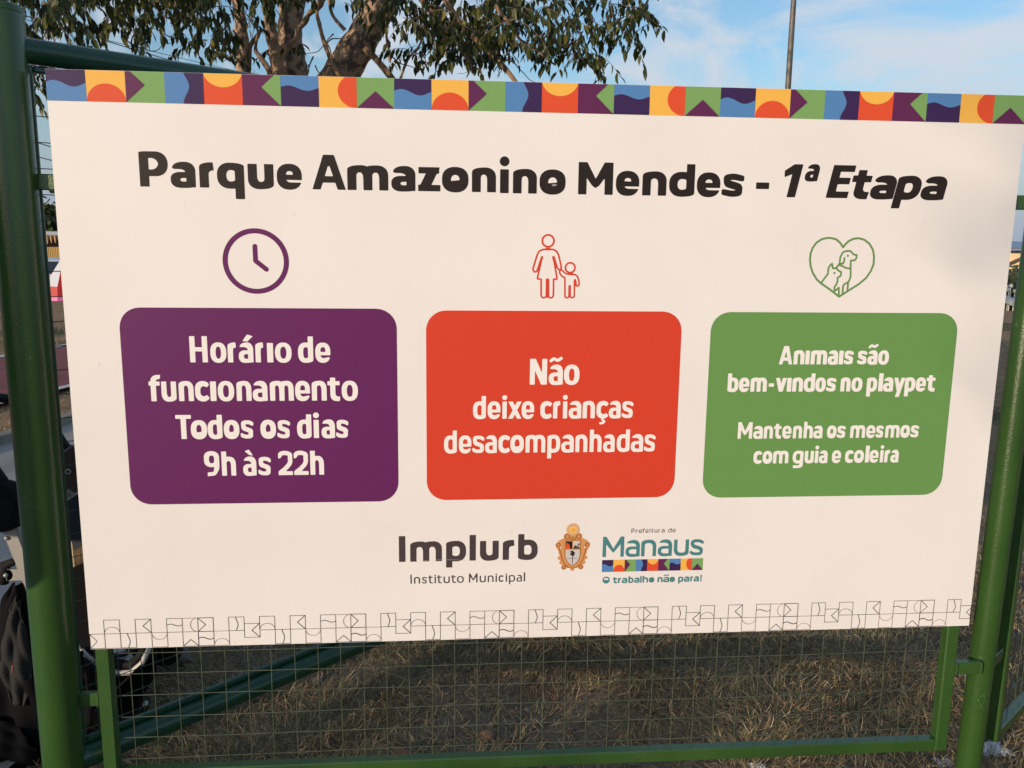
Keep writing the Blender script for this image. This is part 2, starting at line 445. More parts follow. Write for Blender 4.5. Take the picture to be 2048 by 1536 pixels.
    if ch == 'M':
        s_ = V*.98
        return U(bx(X, Y, 0, 0, s_, C), bx(X, Y, W-s_, 0, W, C), poly(X, Y, [(0, C), (s_*1.05, C), (W*.5+V*.42, C*.28), (W*.5, C*.2), (W*.5-V*.42, C*.28), (V*.2, C*.8)]),
                 poly(X, Y, [(W, C), (W-s_*1.05, C), (W*.5-V*.42, C*.28), (W*.5, C*.2), (W*.5+V*.42, C*.28), (W-V*.2, C*.8)]))
    if ch == 'N': return U(bx(X, Y, 0, 0, V, C), bx(X, Y, W-V, 0, W, C), para(W-V*1.15, 0, 0, C, V*1.15))
    if ch == 'H': return U(bx(X, Y, 0, 0, V, C), bx(X, Y, W-V, 0, W, C), bx(X, Y, V*.5, C*.42, W-V*.5, C*.42+H))
    if ch == 'T': return U(bx(X, Y, 0, C-H, W, C), bx(X, Y, (W-V)/2, 0, (W+V)/2, C))
    if ch == 'E': return U(bx(X, Y, 0, 0, V, C), bx(X, Y, 0, 0, W*.97, H), bx(X, Y, 0, C-H, W, C), bx(X, Y, 0, C*.42, W*.9, C*.42+H))
    if ch == 'P':
        y0 = C*.3
        a = SB(rr(X, Y, 0, y0, W, C, tr=(W*.45, C*.35), br=(W*.45, C*.35), tl=(W*.3, C*.04)), rr(X, Y, V, y0+H, W-V, C-H, tr=((W-2*V)*.8, C*.22), br=((W-2*V)*.8, C*.22)))
        return U(a, bx(X, Y, 0, 0, V, C*.9))
    if ch == '-': return bx(X, Y, 0, x*.36, W, x*.36+H*1.05)
    if ch == '1': return U(bx(X, Y, W-V, 0, W, C), poly(X, Y, [(0, C*.80), (W*.08, C*.60), (W-V*.5, C*.76), (W-V*.3, C), (W-V, C)]))
    if ch == 'ª':
        k = C*.5/x
        return glyph('a', X, Y-C*.5, W, C*.5, C*.5, 0, V*.62, H*.62)
    if ch == '2':
        h2 = H*.52
        cpt = spline([(W*.06, C*.78), (W*.22, C-h2*1.3), (W*.5, C-h2), (W*.8, C-h2*1.7), (W-V*.52, C*.72), (W*.8, C*.5), (W*.5, C*.28), (W*.2, H*.9), (W*.12, H*.5)], 5)
        return U(I_(stroke(X, Y, cpt, (H+V)*.5), -X, X-W, -Y), bx(X, Y, 0, 0, W, H))
    if ch == '9':
        y0 = C*.36
        a = SB(rr(X, Y, 0, y0, W, C+o, r=(W/2, C*.26), p=2.3), rr(X, Y, V, y0+H, W-V, C-H, r=((W-2*V)/2, C*.14)))
        t_ = stroke(X, Y, spline([(W-V/2, C*.7), (W-V/2, C*.38), (W*.78-V*.3, C*.12), (W*.45, H*.5), (W*.2, H*.4)], 5), [V]*8+[H]*13)
        return U(a, I_(t_, W*.2-X, X-W))
    if ch == '!': return U(poly(X, Y, [(W*.18, C*.3), (W*.82, C*.3), (W, C), (0, C)]), disc(X, Y, W/2, W*.55, W*.55))
    return ring(0, W, 0, x)

def letters(pr, key, lift, mi=0, res=34):
    base, C, x, D, V, H, sl_, gl = TEXT[key]
    k = .87 if key[0] in 'prg' and key[1:].isdigit() else .96 if key.startswith('title') else 1.0
    V *= k; H *= (1+k)/2*.98; dx = x/res
    for ch, x0, W in gl:
        g_ = ch
        w_ = W
        G = Grid(-C*.4, -D-H*1.9-dx*2, W+C*.4, C*1.36+dx*2, dx)
        Fv = glyph(g_, G.X-sl_*G.Y, G.Y, max(w_, V), C, x, D or x*.35, V, H)
        p, t = faces2d(G, Fv); pr.region(p, t, lift, mi, x0, base)
# letter tables: x and width of every letter measured on the board, mm
TEXT={
 'title1':(981.6, 68.2, 47.8, 21.6, 18.83, 13.25, 0, [('P', 164.5, 55.1), ('a', 224.0, 48.3), ('r', 279.7, 32.7), ('q', 314.1, 53.0), ('u', 374.2, 50.5), ('e', 431.0, 49.3), ('A', 500.8, 66.6), ('m', 570.6, 82.0), ('a', 658.8, 48.6), ('z', 712.8, 45.1), ('Ø', 761.3, 53.9), ('n', 822.2, 49.3)]),
 'title2':(980.3, 65.1, 47.7, 23.2, 18.53, 13.43, 0, [('i', 879.1, 19.4), ('n', 906.5, 49.3), ('Ø', 961.3, 54.2), ('M', 1041.8, 72.6), ('e', 1120.5, 49.3), ('n', 1176.5, 51.0), ('d', 1233.2, 54.1), ('e', 1292.2, 50.1), ('s', 1345.7, 47.4), ('-', 1419.3, 28.2)]),
 'title3':(981.5, 68.0, 47.4, 19.6, 19.57, 14.19, 0.2, [('1', 1468.6, 36.7), ('ª', 1515.1, 29.0), ('E', 1572.2, 48.9), ('t', 1620.7, 43.6), ('a', 1666.9, 53.8), ('p', 1721.7, 55.1), ('a', 1779.4, 53.8)]),
 'p1':(628.8, 54.4, 40.6, 0.0, 12.25, 9.4, 0, [('H', 243.1, 35.6), ('o', 284.2, 32.3), ('r', 319.3, 19.5), ('á', 341.4, 29.6), ('r', 375.3, 18.7), ('ı', 399.0, 12.4), ('o', 415.1, 33.9), ('d', 462.1, 31.1), ('e', 497.5, 30.9)]),
 'p2':(547.4, 55.3, 41.4, 0.0, 12.25, 9.4, 0, [('f', 156.7, 24.8), ('u', 181.8, 30.0), ('n', 216.6, 30.1), ('c', 249.6, 28.1), ('ı', 280.3, 12.1), ('o', 295.6, 33.2), ('n', 333.7, 30.4), ('a', 366.4, 30.5), ('m', 401.8, 49.0), ('e', 453.7, 30.7), ('n', 488.0, 30.8), ('t', 520.6, 26.2), ('o', 550.0, 33.7)]),
 'p3':(466.6, 51.4, 39.3, 0.0, 12.4, 8.94, 0, [('T', 206.5, 31.7), ('Ø', 236.8, 33.3), ('d', 271.0, 30.2), ('Ø', 304.0, 32.0), ('s', 338.4, 26.8), ('Ø', 379.3, 32.2), ('s', 413.9, 27.0), ('d', 455.1, 30.1), ('i', 489.0, 12.4), ('a', 505.9, 28.2), ('s', 536.4, 25.9)]),
 'p4':(386.1, 52.8, 40.5, 0.0, 11.69, 9.06, 0, [('9', 260.4, 31.2), ('h', 296.3, 29.3), ('à', 340.3, 27.6), ('s', 371.8, 26.5), ('2', 413.8, 29.9), ('2', 446.4, 30.0), ('h', 480.5, 28.6)]),
 'r1':(580.6, 55.7, 42.3, 0.0, 12.52, 9.39, 0, [('N', 947.7, 37.0), ('ã', 988.4, 30.5), ('o', 1021.2, 33.8)]),
 'r2':(506.2, 49.8, 37.5, 13.6, 10.76, 8.21, 0, [('d', 826.6, 27.7), ('e', 858.0, 27.5), ('i', 889.0, 10.8), ('x', 902.1, 29.1), ('e', 931.2, 27.2), ('c', 971.8, 24.7), ('r', 999.3, 17.8), ('i', 1020.0, 10.9), ('a', 1033.5, 27.4), ('n', 1063.8, 26.9), ('ç', 1094.2, 25.5), ('a', 1121.2, 26.2), ('s', 1149.7, 25.4)]),
 'r3':(430.8, 50.0, 38.4, 13.6, 10.21, 8.23, 0, [('d', 764.7, 27.5), ('e', 796.5, 27.0), ('s', 825.5, 25.9), ('a', 852.9, 25.7), ('c', 882.0, 24.9), ('Ø', 907.8, 29.3), ('m', 940.8, 43.2), ('p', 988.4, 28.1), ('a', 1018.8, 27.6), ('n', 1049.8, 26.5), ('h', 1081.3, 26.3), ('a', 1111.0, 25.7), ('d', 1141.2, 28.5), ('a', 1172.5, 27.4), ('s', 1202.0, 25.1)]),
 'g1':(624.2, 40.5, 30.5, 0.0, 10.51, 7.89, 0, [('A', 1494.0, 30.6), ('n', 1527.0, 24.3), ('ı', 1553.3, 9.7), ('m', 1565.6, 37.0), ('a', 1604.1, 23.3), ('ı', 1629.4, 10.0), ('s', 1641.0, 21.3), ('s', 1671.7, 21.6), ('ã', 1694.8, 22.9), ('o', 1719.2, 24.7)]),
 'g2':(563.6, 40.7, 30.7, 11.6, 10.46, 7.85, 0, [('b', 1382.3, 24.4), ('e', 1407.9, 23.3), ('m', 1433.8, 36.8), ('-', 1474.7, 12.0), ('v', 1490.2, 24.9), ('ı', 1516.0, 10.0), ('n', 1528.3, 24.1), ('d', 1553.9, 25.4), ('o', 1580.5, 23.7), ('s', 1605.6, 22.2), ('n', 1638.2, 22.6), ('o', 1662.9, 25.3), ('p', 1698.3, 23.9), ('l', 1725.2, 10.2), ('a', 1736.0, 23.4), ('y', 1760.6, 25.8), ('p', 1786.1, 24.4), ('e', 1811.7, 23.5), ('t', 1836.1, 20.9)]),
 'g3':(457.9, 37.5, 28.1, 0.0, 8.54, 7.07, 0, [('M', 1411.5, 32.7), ('a', 1446.5, 21.8), ('n', 1470.7, 20.7), ('t', 1493.4, 17.2), ('e', 1512.7, 21.1), ('n', 1537.3, 20.8), ('h', 1561.7, 21.2), ('a', 1584.0, 21.2), ('Ø', 1615.4, 21.9), ('s', 1638.7, 19.5), ('m', 1669.3, 34.6), ('e', 1706.4, 21.1), ('s', 1729.0, 17.2), ('m', 1750.8, 33.4), ('Ø', 1785.9, 22.5), ('s', 1809.9, 19.2)]),
 'g4':(400.7, 39.1, 28.2, 11.3, 8.9, 7.12, 0, [('c', 1450.6, 19.3), ('Ø', 1471.4, 22.3), ('m', 1495.7, 35.2), ('g', 1540.5, 24.8), ('u', 1568.3, 21.0), ('i', 1591.3, 9.0), ('a', 1601.2, 20.1), ('e', 1631.3, 21.1), ('c', 1662.0, 19.0), ('Ø', 1682.6, 23.3), ('l', 1708.9, 9.1), ('e', 1718.9, 21.3), ('i', 1743.2, 8.5), ('r', 1753.9, 14.3), ('a', 1768.2, 19.2)]),
 'implurb':(186.0, 59.3, 45.0, 15.3, 13.63, 11.58, 0, [('I', 665.8, 14.0), ('m', 690.3, 69.3), ('p', 768.7, 43.9), ('l', 820.3, 13.8), ('u', 843.1, 41.6), ('r', 893.7, 29.6), ('b', 927.6, 43.8)]),
 'inst':(134.7, 21.1, 15.3, 6.0, 2.91, 2.4, 0, [('I', 690.2, 2.9), ('n', 698.1, 13.2), ('s', 715.6, 10.8), ('t', 729.3, 10.3), ('i', 743.1, 3.1), ('t', 748.8, 10.3), ('u', 762.9, 13.8), ('t', 779.7, 10.9), ('o', 792.6, 15.2), ('M', 819.1, 19.1), ('u', 842.9, 13.6), ('n', 860.8, 13.1), ('i', 878.2, 3.1), ('c', 885.2, 10.5), ('i', 900.9, 3.1), ('p', 908.2, 13.6), ('a', 925.0, 12.1), ('l', 941.4, 3.0)]),
 'pref':(243.5, 10.5, 7.7, 0.0, 1.51, 1.32, 0, [('P', 1181.2, 7.2), ('r', 1191.0, 5.3), ('e', 1197.8, 7.5), ('f', 1206.6, 5.1), ('e', 1213.0, 7.2), ('i', 1222.5, 1.7), ('t', 1226.4, 4.7), ('u', 1233.6, 6.4), ('r', 1242.3, 4.5), ('a', 1249.5, 7.2), ('d', 1264.9, 7.6), ('e', 1274.6, 7.4)]),
 'manaus':(188.1, 47.6, 38.2, 0.0, 7.92, 7.17, 0, [('M', 1117.5, 48.3), ('a', 1169.4, 32.4), ('n', 1205.0, 34.2), ('a', 1243.0, 32.4), ('u', 1279.6, 34.4), ('s', 1316.5, 31.7)]),
 'trab':(125.7, 15.7, 12.0, 4.5, 3.6, 3.22, 0, [('O', 1119.5, 16.3), ('t', 1142.8, 10.1), ('r', 1154.5, 7.8), ('a', 1163.1, 12.9), ('b', 1178.5, 11.8), ('a', 1191.6, 12.4), ('l', 1205.5, 3.4), ('h', 1210.9, 12.8), ('Ö', 1225.5, 12.4), ('n', 1245.2, 11.9), ('ã', 1258.1, 14.4), ('Ö', 1273.4, 12.1), ('p', 1293.0, 12.1), ('a', 1306.0, 12.9), ('r', 1320.9, 7.3), ('a', 1328.8, 12.3), ('!', 1344.0, 3.5)]),
}
MOM_OUT = [(981.8, 866.9), (970.9, 866.8), (963.3, 863.4), (959.1, 855.9), (950.8, 827.8), (950.9, 823.4), (954.2, 820.0), (958.0, 820.8), (960.2, 824.6), (964.8, 839.8), (969.0, 851.5), (969.1, 848.4), (967.0, 839.8), (960.4, 808.4), (961.0, 805.6), (968.2, 805.2), (968.8, 771.4), (970.5, 767.6), (973.9, 766.2), (977.7, 767.1), (979.9, 770.3), (979.8, 804.2), (983.6, 804.2), (984.3, 770.4), (986.0, 767.1), (989.9, 766.0), (993.2, 767.7), (994.8, 771.5), (994.6, 805.4), (1001.2, 805.4), (1001.5, 808.7), (993.1, 850.8), (994.2, 851.7), (1001.8, 829.3), (1004.1, 826.1), (1007.4, 825.2), (1010.1, 827.2), (1010.0, 832.6), (1004.0, 856.3), (999.5, 863.3), (992.8, 867.0), (981.8, 866.9)]
KID_OUT = [(1010.2, 825.6), (1014.7, 821.8), (1020.3, 817.0), (1029.2, 815.4), (1039.1, 815.5), (1044.8, 811.8), (1047.7, 804.7), (1049.3, 796.0), (1048.0, 792.1), (1045.1, 791.2), (1042.4, 793.7), (1040.5, 804.6), (1038.9, 803.5), (1039.2, 769.6), (1036.5, 766.9), (1033.1, 766.8), (1030.3, 770.1), (1029.8, 791.5), (1028.1, 791.5), (1028.0, 770.1), (1025.9, 766.8), (1022.0, 766.4), (1019.4, 769.0), (1018.3, 808.3), (1011.6, 812.0), (1007.0, 818.5), (1007.0, 821.8), (1008.5, 824.5)]
HEART = [(1619.2, 878.3), (1613.0, 887.0), (1602.6, 895.1), (1591.6, 897.6), (1582.9, 897.8), (1571.2, 895.3), (1559.9, 887.9), (1552.1, 877.0), (1548.2, 864.6), (1547.8, 852.1), (1550.2, 837.6), (1556.2, 823.1), (1565.9, 809.6), (1575.2, 801.8), (1595.9, 788.8), (1619.1, 772.6), (1639.9, 786.5), (1660.7, 799.8), (1676.1, 813.1), (1685.7, 828.4), (1690.5, 843.1), (1690.1, 859.8), (1686.1, 874.3), (1677.3, 886.7), (1665.7, 894.8), (1652.4, 898.0), (1640.5, 896.6), (1630.1, 891.3), (1623.6, 884.5), (1619.2, 878.3)]
DOG = [(1606.5, 834.0), (1614.5, 842.4), (1614.4, 850.7), (1615.3, 859.0), (1620.0, 867.9), (1626.4, 870.6), (1636.1, 870.7), (1642.0, 865.6), (1645.6, 862.5), (1651.0, 862.5), (1651.0, 856.3), (1647.6, 851.0), (1638.9, 850.4), (1639.8, 833.2), (1641.3, 815.4), (1639.2, 808.1), (1636.8, 803.9), (1636.6, 786.0)]
EAR = [(1624.3, 855.5), (1623.9, 847.7), (1622.0, 844.0), (1615.5, 843.4)]
COLLAR = [(1612.4, 841.8), (1620.3, 838.8), (1628.2, 834.7), (1639.3, 833.2)]
LEG = [(1636.8, 804.4), (1627.9, 799.1), (1626.0, 795.4), (1626.1, 780.6)]
CAT = [(1576.3, 801.8), (1590.0, 821.3), (1590.1, 833.8), (1593.0, 839.1), (1597.5, 843.3), (1600.0, 833.4), (1608.1, 833.5), (1613.5, 828.3), (1619.1, 825.7), (1619.6, 820.5), (1617.7, 816.3), (1612.5, 813.6), (1612.6, 804.7), (1610.4, 798.4), (1607.0, 793.1), (1607.1, 785.8)]
PAW = [(1609.3, 785.2), (1616.9, 792.1), (1618.1, 777.4)]
EYES = [(1631.3, 860.6), (1604.4, 823.5)]
# ---------------------------------------------------------------- print colours and paints
def ink(name, c, rough=.5): return mat(name, c, rough, spec=.25)
WHITE = mat('white_composite_board', (.82, .80, .785), .42, spec=.35, var=(.775, .75, .73), scale=3.5, fac=(.4, .8), detail=9, bump=.04, bscale=14)
K_BLACK = ink('black_ink', (.020, .014, .012)); K_GREY = ink('dark_grey_ink', (.060, .045, .048)); K_LET = ink('white_ink', (.84, .82, .80))
K_PUR = ink('violet_ink', (.122, .015, .108)); K_RED = ink('orange_red_ink', (.64, .053, .024)); K_GRN = ink('leaf_green_ink', (.135, .30, .085))
K_YEL = ink('yellow_ink', (.84, .47, .085)); K_ORA = ink('tile_orange_ink', (.70, .085, .03)); K_TGR = ink('tile_green_ink', (.19, .37, .125))
K_BLU = ink('tile_blue_ink', (.085, .23, .50)); K_NAV = ink('tile_navy_ink', (.040, .018, .085)); K_PLU = ink('tile_plum_ink', (.110, .020, .085))
K_TEAL = ink('teal_ink', (.065, .225, .245)); K_LINE = ink('line_ink', (.05, .04, .04)); K_LINE2 = ink('faint_line_ink', (.30, .18, .17))
K_GOLD = ink('crest_gold_ink', (.62, .30, .11)); K_BRN = ink('crest_brown_ink', (.30, .085, .03)); K_PALE = ink('crest_pale_ink', (.80, .52, .26))
K_SKY = ink('crest_grey_ink', (.58, .56, .55)); K_ICO_G = ink('icon_green_ink', (.13, .27, .085))

# ---------------------------------------------------------------- the sign
SW, SH = 2000.0, 1200.0
sign = empty('information_sign', (1.0, 0, .5))
tag(sign, 'large white park sign with coloured tile border and three coloured rule boxes', 'sign')
b = MB(); b.box((1.0, .0018, 1.1), (2.0, .0036, 1.2)); bo = b.build('board', WHITE, sign)

TW, TY0, TY1 = SW/27, 1141.5, 1199.7
def tile_shape(k, w_, h_):
    """nine tiles of the border, local coords 0..w,0..h -> (base colour, shape colour, function)"""
    sw = lambda X, Y, t: Y-(h_*.56+h_*.085*np.sin(X/w_*2*np.pi))
    if k == 0: return K_NAV, K_BLU, lambda X, Y: Y-(h_*.56+h_*.10*np.sin(X/w_*2*np.pi+.35))
    if k == 1: return K_YEL, K_ORA, lambda X, Y: disc(X, Y, w_/2, 0, w_/2, h_*.59)
    if k == 2: return K_TGR, K_PLU, lambda X, Y: poly(X, Y, [(0, 0), (0, h_), (w_*.13, h_), (w_*.50, h_*.57)])
    if k == 3: return K_BLU, K_NAV, lambda X, Y: (w_*.55-w_*.08*np.sin((Y/h_*2-.6)*np.pi*.9)*-1)-X
    if k == 4: return K_ORA, K_YEL, lambda X, Y: disc(X, Y, w_/2, h_+h_*.12, w_/2*1.02, h_*.56)
    if k == 5: return K_PLU, K_TGR, lambda X, Y: poly(X, Y, [(w_, 0), (w_, h_), (w_*.84, h_), (w_*.50, h_*.60)])
    if k == 6: return K_BLU, K_NAV, lambda X, Y: Y-(h_*.60+h_*.08*np.sin(X/w_*2*np.pi+.35))
    if k == 7: return K_YEL, K_ORA, lambda X, Y: disc(X, Y, w_, h_*.55, w_*.5, h_*.56)
    return K_TGR, K_PLU, lambda X, Y: poly(X, Y, [(0, 0), (w_, 0), (w_*.5, h_*.57)])
def tile_mesh(k, w_, h_, nm):
    A, B_, fn = tile_shape(k, w_, h_)
    mb = MB(); res_ = w_/46
    for lift, f_ in ((0, None), (1, fn)):
        Y = -(0.0004+lift*.0003)
        if f_ is None: mb.add([(0, Y, 0), (w_/1000, Y, 0), (w_/1000, Y, h_/1000), (0, Y, h_/1000)], [(0, 1, 2, 3)], 0)
        else:
            G = Grid(-res_*2, -res_*2, w_+res_*2, h_+res_*2, res_)
            p, t = faces2d(G, np.maximum(f_(G.X, G.Y), bx(G.X, G.Y, 0, 0, w_, h_)))
            fs = [(a, b_, c) if (p[b_][0]-p[a][0])*(p[c][1]-p[a][1])-(p[c][0]-p[a][0])*(p[b_][1]-p[a][1]) > 0 else (a, c, b_) for a, b_, c in t]
            mb.add([(x/1000, Y, y/1000) for x, y in p], fs, 1)
    me = mb.mesh(nm); me.materials.append(A); me.materials.append(B_); return me
big = [tile_mesh(k, TW, TY1-TY0, 'border_tile') for k in range(9)]
for i in range(27):
    o = bpy.data.objects.new('border_tile', big[i % 9]); COL.objects.link(o); o.parent = sign
    o.location = Vector((i*TW/1000, 0, .5+TY0/1000))-sign.location

# lines of tiles along the bottom
pr = Print()
X0, ST, LW = 31.6-32.92, 32.92, 1.15
LW = 1.2
ROW = {'l': (1.5, 34.9), 'u': (34.9, 66.6), 'h': (18.3, 50.6)}
def outline(X, Y, x0, y0, x1, y1, w_=LW): return SB(bx(X, Y, x0-w_/2, y0-w_/2, x1+w_/2, y1+w_/2), bx(X, Y, x0+w_/2, y0+w_/2, x1-w_/2, y1-w_/2))
def cell(k, row, kind, faint=False, bold=1.0):
    x0 = X0+ST*k; x1 = min(x0+ST, SW-.3); y0, y1 = ROW[row]; s_ = ST; h_ = y1-y0; w_ = LW*bold
    x0c = max(x0, .6)
    def fn(X, Y):
        f = outline(X, Y, x0c, y0, x1, y1, w_)
        if kind == '>': f = U(f, stroke(X, Y, [(x0c, y1), (x0+s_*.5, y0+h_*.5), (x0c, y0)], w_))
        elif kind == '<': f = U(f, stroke(X, Y, [(x0+s_, y1), (x0+s_*.48, y0+h_*.5), (x0+s_, y0)], w_*1.35))
        elif kind == '^': f = U(f, stroke(X, Y, [(x0, y0), (x0+s_*.5, y0+h_*.46), (x0+s_, y0)], w_*1.3))
        elif kind == 'w': f = U(f, stroke(X, Y, [(x0+s_*t/12, y0+h_*(.52+.075*math.sin(t/12*6.283))) for t in range(13)], w_*1.35))
        elif kind == 'v': f = U(f, stroke(X, Y, [(x0+s_*(.53+.07*math.sin(t/12*5.6-.9)), y0+h_*t/12) for t in range(13)], w_*1.35))
        elif kind == 'a': f = U(f, np.maximum(np.abs(disc(X, Y, x0+s_/2, y0, s_*.5, h_*.48))-w_*.45, y0-Y))
        elif kind == 'd': f = U(f, np.maximum(np.abs(disc(X, Y, x0+s_/2, y1, s_*.5, h_*.48))-w_*.45, Y-y1))
        elif kind == 'c': f = U(f, np.maximum(np.abs(disc(X, Y, x0+s_, y0+h_/2, s_*.48, h_*.5))-w_*.45, X-x0-s_))
        return np.maximum(f, X-(SW-.2))
    pr.sdf(fn, (x0c-1, y0-1, x1+1, y1+1), .42, lift=0 if not faint else 1, mi=1 if faint else 0)
for k in range(0, 61):
    c = k % 10
    if k == 0: cell(k, 'l', '>'); continue
    if c == 1: cell(k, 'u', 'a'); cell(k, 'l', '', True) if k == 1 else None
    elif c == 2: cell(k, 'l', 'v')
    elif c == 3: cell(k, 'u', '<')
    elif c == 4: cell(k, 'l', 'd', True)
    elif c == 5: cell(k, 'u', 'w')
    elif c == 6: cell(k, 'l', '^'); cell(k, 'u', 'c', True)
    elif c == 7: cell(k, 'u', '>', bold=1.25); cell(k, 'l', 'w', bold=1.25)
    elif c == 8: cell(k, 'l', 'a', True)
    elif c == 9: cell(k, 'u', 'v')
    else: cell(k, 'h', '<')
pr.build('line_pattern', [K_LINE, K_LINE2], sign)

# title
for k in ('title1', 'title2', 'title3'):
    pr = Print(); letters(pr, k, 0); pr.build('title_lettering', K_BLACK, sign)

# the three boxes
for nm, (x0, x1, y0, y1), ink_, lines in (('violet_box', (106.5, 666.5, 324.8, 741.6), K_PUR, ('p1', 'p2', 'p3', 'p4')),
                                          ('orange_box', (727.3, 1274, 325.8, 738.6), K_RED, ('r1', 'r2', 'r3')),
                                          ('green_box', (1338, 1896, 323.0, 738.2), K_GRN, ('g1', 'g2', 'g3', 'g4'))):
    pr = Print(); pr.sdf(lambda X, Y: rr(X, Y, x0, y0, x1, y1, r=(44, 44), p=2.1), (x0, y0, x1, y1), 3.1)
    po = pr.build(nm, ink_, sign)
    for k in lines:
        pr = Print(); letters(pr, k, 1); pr.build('text_line', K_LET, po)

# icons
pr = Print()
pr.sdf(lambda X, Y: np.abs(np.hypot(X-383.4, Y-836.8)-61.0)-5.1, (310, 765, 455, 910), 1.1)
pr.sdf(lambda X, Y: stroke(X, Y, [(382.6, 866.8), (382.8, 837.6), (403.9, 820.5)], 9.6), (370, 810, 415, 880), .8)
pr.build('clock_icon', K_PUR, sign)
pr = Print()
bb = (940, 755, 1058, 905)
def fam(X, Y):
    f = np.abs(np.hypot(X-981.5, Y-884.6)-12.2)-1.9
    f = U(f, stroke(X, Y, MOM_OUT, 3.5), np.abs(np.hypot(X-1029.2, Y-829.6)-10.2)-1.8, stroke(X, Y, KID_OUT, 3.3))
    f = U(f, stroke(X, Y, [(969.3, 850.8), (963, 830)], [5.2, 4]), stroke(X, Y, [(993, 850.8), (998.8, 831)], [5.2, 4]), stroke(X, Y, [(981.6, 804), (982.1, 769.3)], 6.4),
          stroke(X, Y, [(1029, 790.9), (1029.3, 769.6)], 5.4), stroke(X, Y, [(1041.3, 803), (1042.2, 793)], [2.6, 4.6]), stroke(X, Y, [(978, 868), (985, 868)], 4.5), stroke(X, Y, [(1025, 817), (1034, 817)], 4.2))
    return f
pr.sdf(fam, bb, .62); pr.build('family_icon', K_RED, sign)
pr = Print()
def pets(X, Y):
    f = stroke(X, Y, HEART, 4.3)
    for q in (DOG, EAR, COLLAR, LEG, CAT, PAW): f = U(f, stroke(X, Y, q, 3.9))
    for ex, ey in EYES: f = U(f, bx(X, Y, ex-2.2, ey-2.2, ex+2.2, ey+2.2))
    return f
pr.sdf(pets, (1543, 765, 1697, 903), .66); pr.build('pet_heart_icon', K_ICO_G, sign)

# logos
pr = Print(); letters(pr, 'implurb', 0); il = pr.build('institute_logo', K_GREY, sign)
pr = Print(); letters(pr, 'inst', 0, res=26); pr.build('text_line', K_GREY, il)
pr = Print(); letters(pr, 'manaus', 0, 0); city = pr.build('city_logo', [K_TEAL], sign)
pr = Print(); letters(pr, 'pref', 0, 0, res=22); pr.build('text_line', [K_GREY], city)
pr = Print(); letters(pr, 'trab', 0, 0, res=26); pr.build('text_line', [K_TEAL], city)
mw, mh = (1348.5-1117.1)/9, 181.1-152.9
small = [tile_mesh(k, mw, mh, 'logo_tile') for k in range(9)]
for i in range(9):
    o = bpy.data.objects.new('logo_tile', small[i]); COL.objects.link(o); o.parent = city
    o.location = Vector(((1117.1+i*mw)/1000, 0, .5+.1529))-sign.location-city.location
# crest: sun over a scrolled frame round a shield with two fields above and a tree below
pr = Print()
cx, cy = 1049.8, 206
def rays(X, Y):
    r_ = np.hypot(X-1049.4, Y-253.3); a = np.arctan2(Y-253.3, X-1049.4)
    return r_-(14.6+.9*np.sin(a*26))
def frame(X, Y):
    f = U(rr(X, Y, 1024, 170, 1076, 238, r=(22, 20)), rr(X, Y, 1030, 222, 1070, 246, r=(12, 10)), poly(X, Y, [(1026, 200), (1074, 200), (1062, 164), (1038, 164)]))
    for x_, y_, r_ in ((1017.5, 218.5, 6.5), (1082, 218.5, 6.5), (1037, 238, 8), (1062.5, 238, 8), (1031, 166, 6), (1069, 166, 6), (1022, 200, 4), (1078, 200, 4), (1021, 188, 4.5), (1079, 188, 4.5), (1025, 177, 4.5), (1075, 177, 4.5), (1050, 162, 5)):
        f = U(f, disc(X, Y, x_, y_, r_))
    f = U(f, stroke(X, Y, spline([(1016, 214), (1021, 206), (1024, 196), (1026, 180), (1032, 168)], 4), 7), stroke(X, Y, spline([(1084, 214), (1079, 206), (1076, 196), (1074, 180), (1068, 168)], 4), 7))
    f = U(f, stroke(X, Y, [(1020, 225), (1034, 232)], 8), stroke(X, Y, [(1080, 225), (1066, 232)], 8))
    return f
cb = (1008, 154, 1092, 272)
pr.sdf(frame, cb, .9, 0, 0); pr.sdf(rays, (1030, 236, 1068, 272), .5, 1, 1)
pr.sdf(lambda X, Y: U(*[np.abs(np.hypot(X-x_, Y-y_)-r_)-.8 for x_, y_, r_ in ((1017.5, 218.5, 4), (1082, 218.5, 4), (1037, 238, 5), (1062.5, 238, 5), (1031, 166, 3.6), (1069, 166, 3.6))],
                      stroke(X, Y, spline([(1019, 210), (1023, 200), (1027, 184), (1036, 170), (1050, 164), (1064, 170), (1073, 184), (1077, 200), (1080, 210)], 5), 1.5),
                      *[stroke(X, Y, [(1049.4+15.2*math.cos(t), 253.3+15.2*math.sin(t)), (1049.4+9*math.cos(t), 253.3+9*math.sin(t))], .75) for t in [j*math.tau/22 for j in range(22)]],
                      stroke(X, Y, [(1044, 236), (1046, 230)], 1.6), stroke(X, Y, [(1056, 236), (1054, 230)], 1.6), stroke(X, Y, [(1050, 238), (1050, 230)], 1.6)), cb, .55, 2, 2)
pr.sdf(lambda X, Y: disc(X, Y, 1049.4, 252.8, 6.4), (1040, 244, 1058, 262), .5, 2, 3)
pr.sdf(lambda X, Y: U(disc(X, Y, 1047.2, 254, .9), disc(X, Y, 1051.6, 254, .9), stroke(X, Y, [(1047.6, 250), (1051.2, 250)], .8)), (1044, 248, 1055, 257), .3, 3, 2)
shield = lambda g_: (lambda X, Y: I_(bx(X, Y, 1032+g_, 150, 1068-g_, 230-g_), U(disc(X, Y, 1050-6, 197, 24-g_, 29-g_), 197-Y), U(disc(X, Y, 1050+6, 197, 24-g_, 29-g_), 197-Y)))
pr.sdf(shield(0), (1030, 165, 1070, 232), .6, 1, 2); pr.sdf(shield(1.1), (1030, 165, 1070, 232), .6, 2, 0)
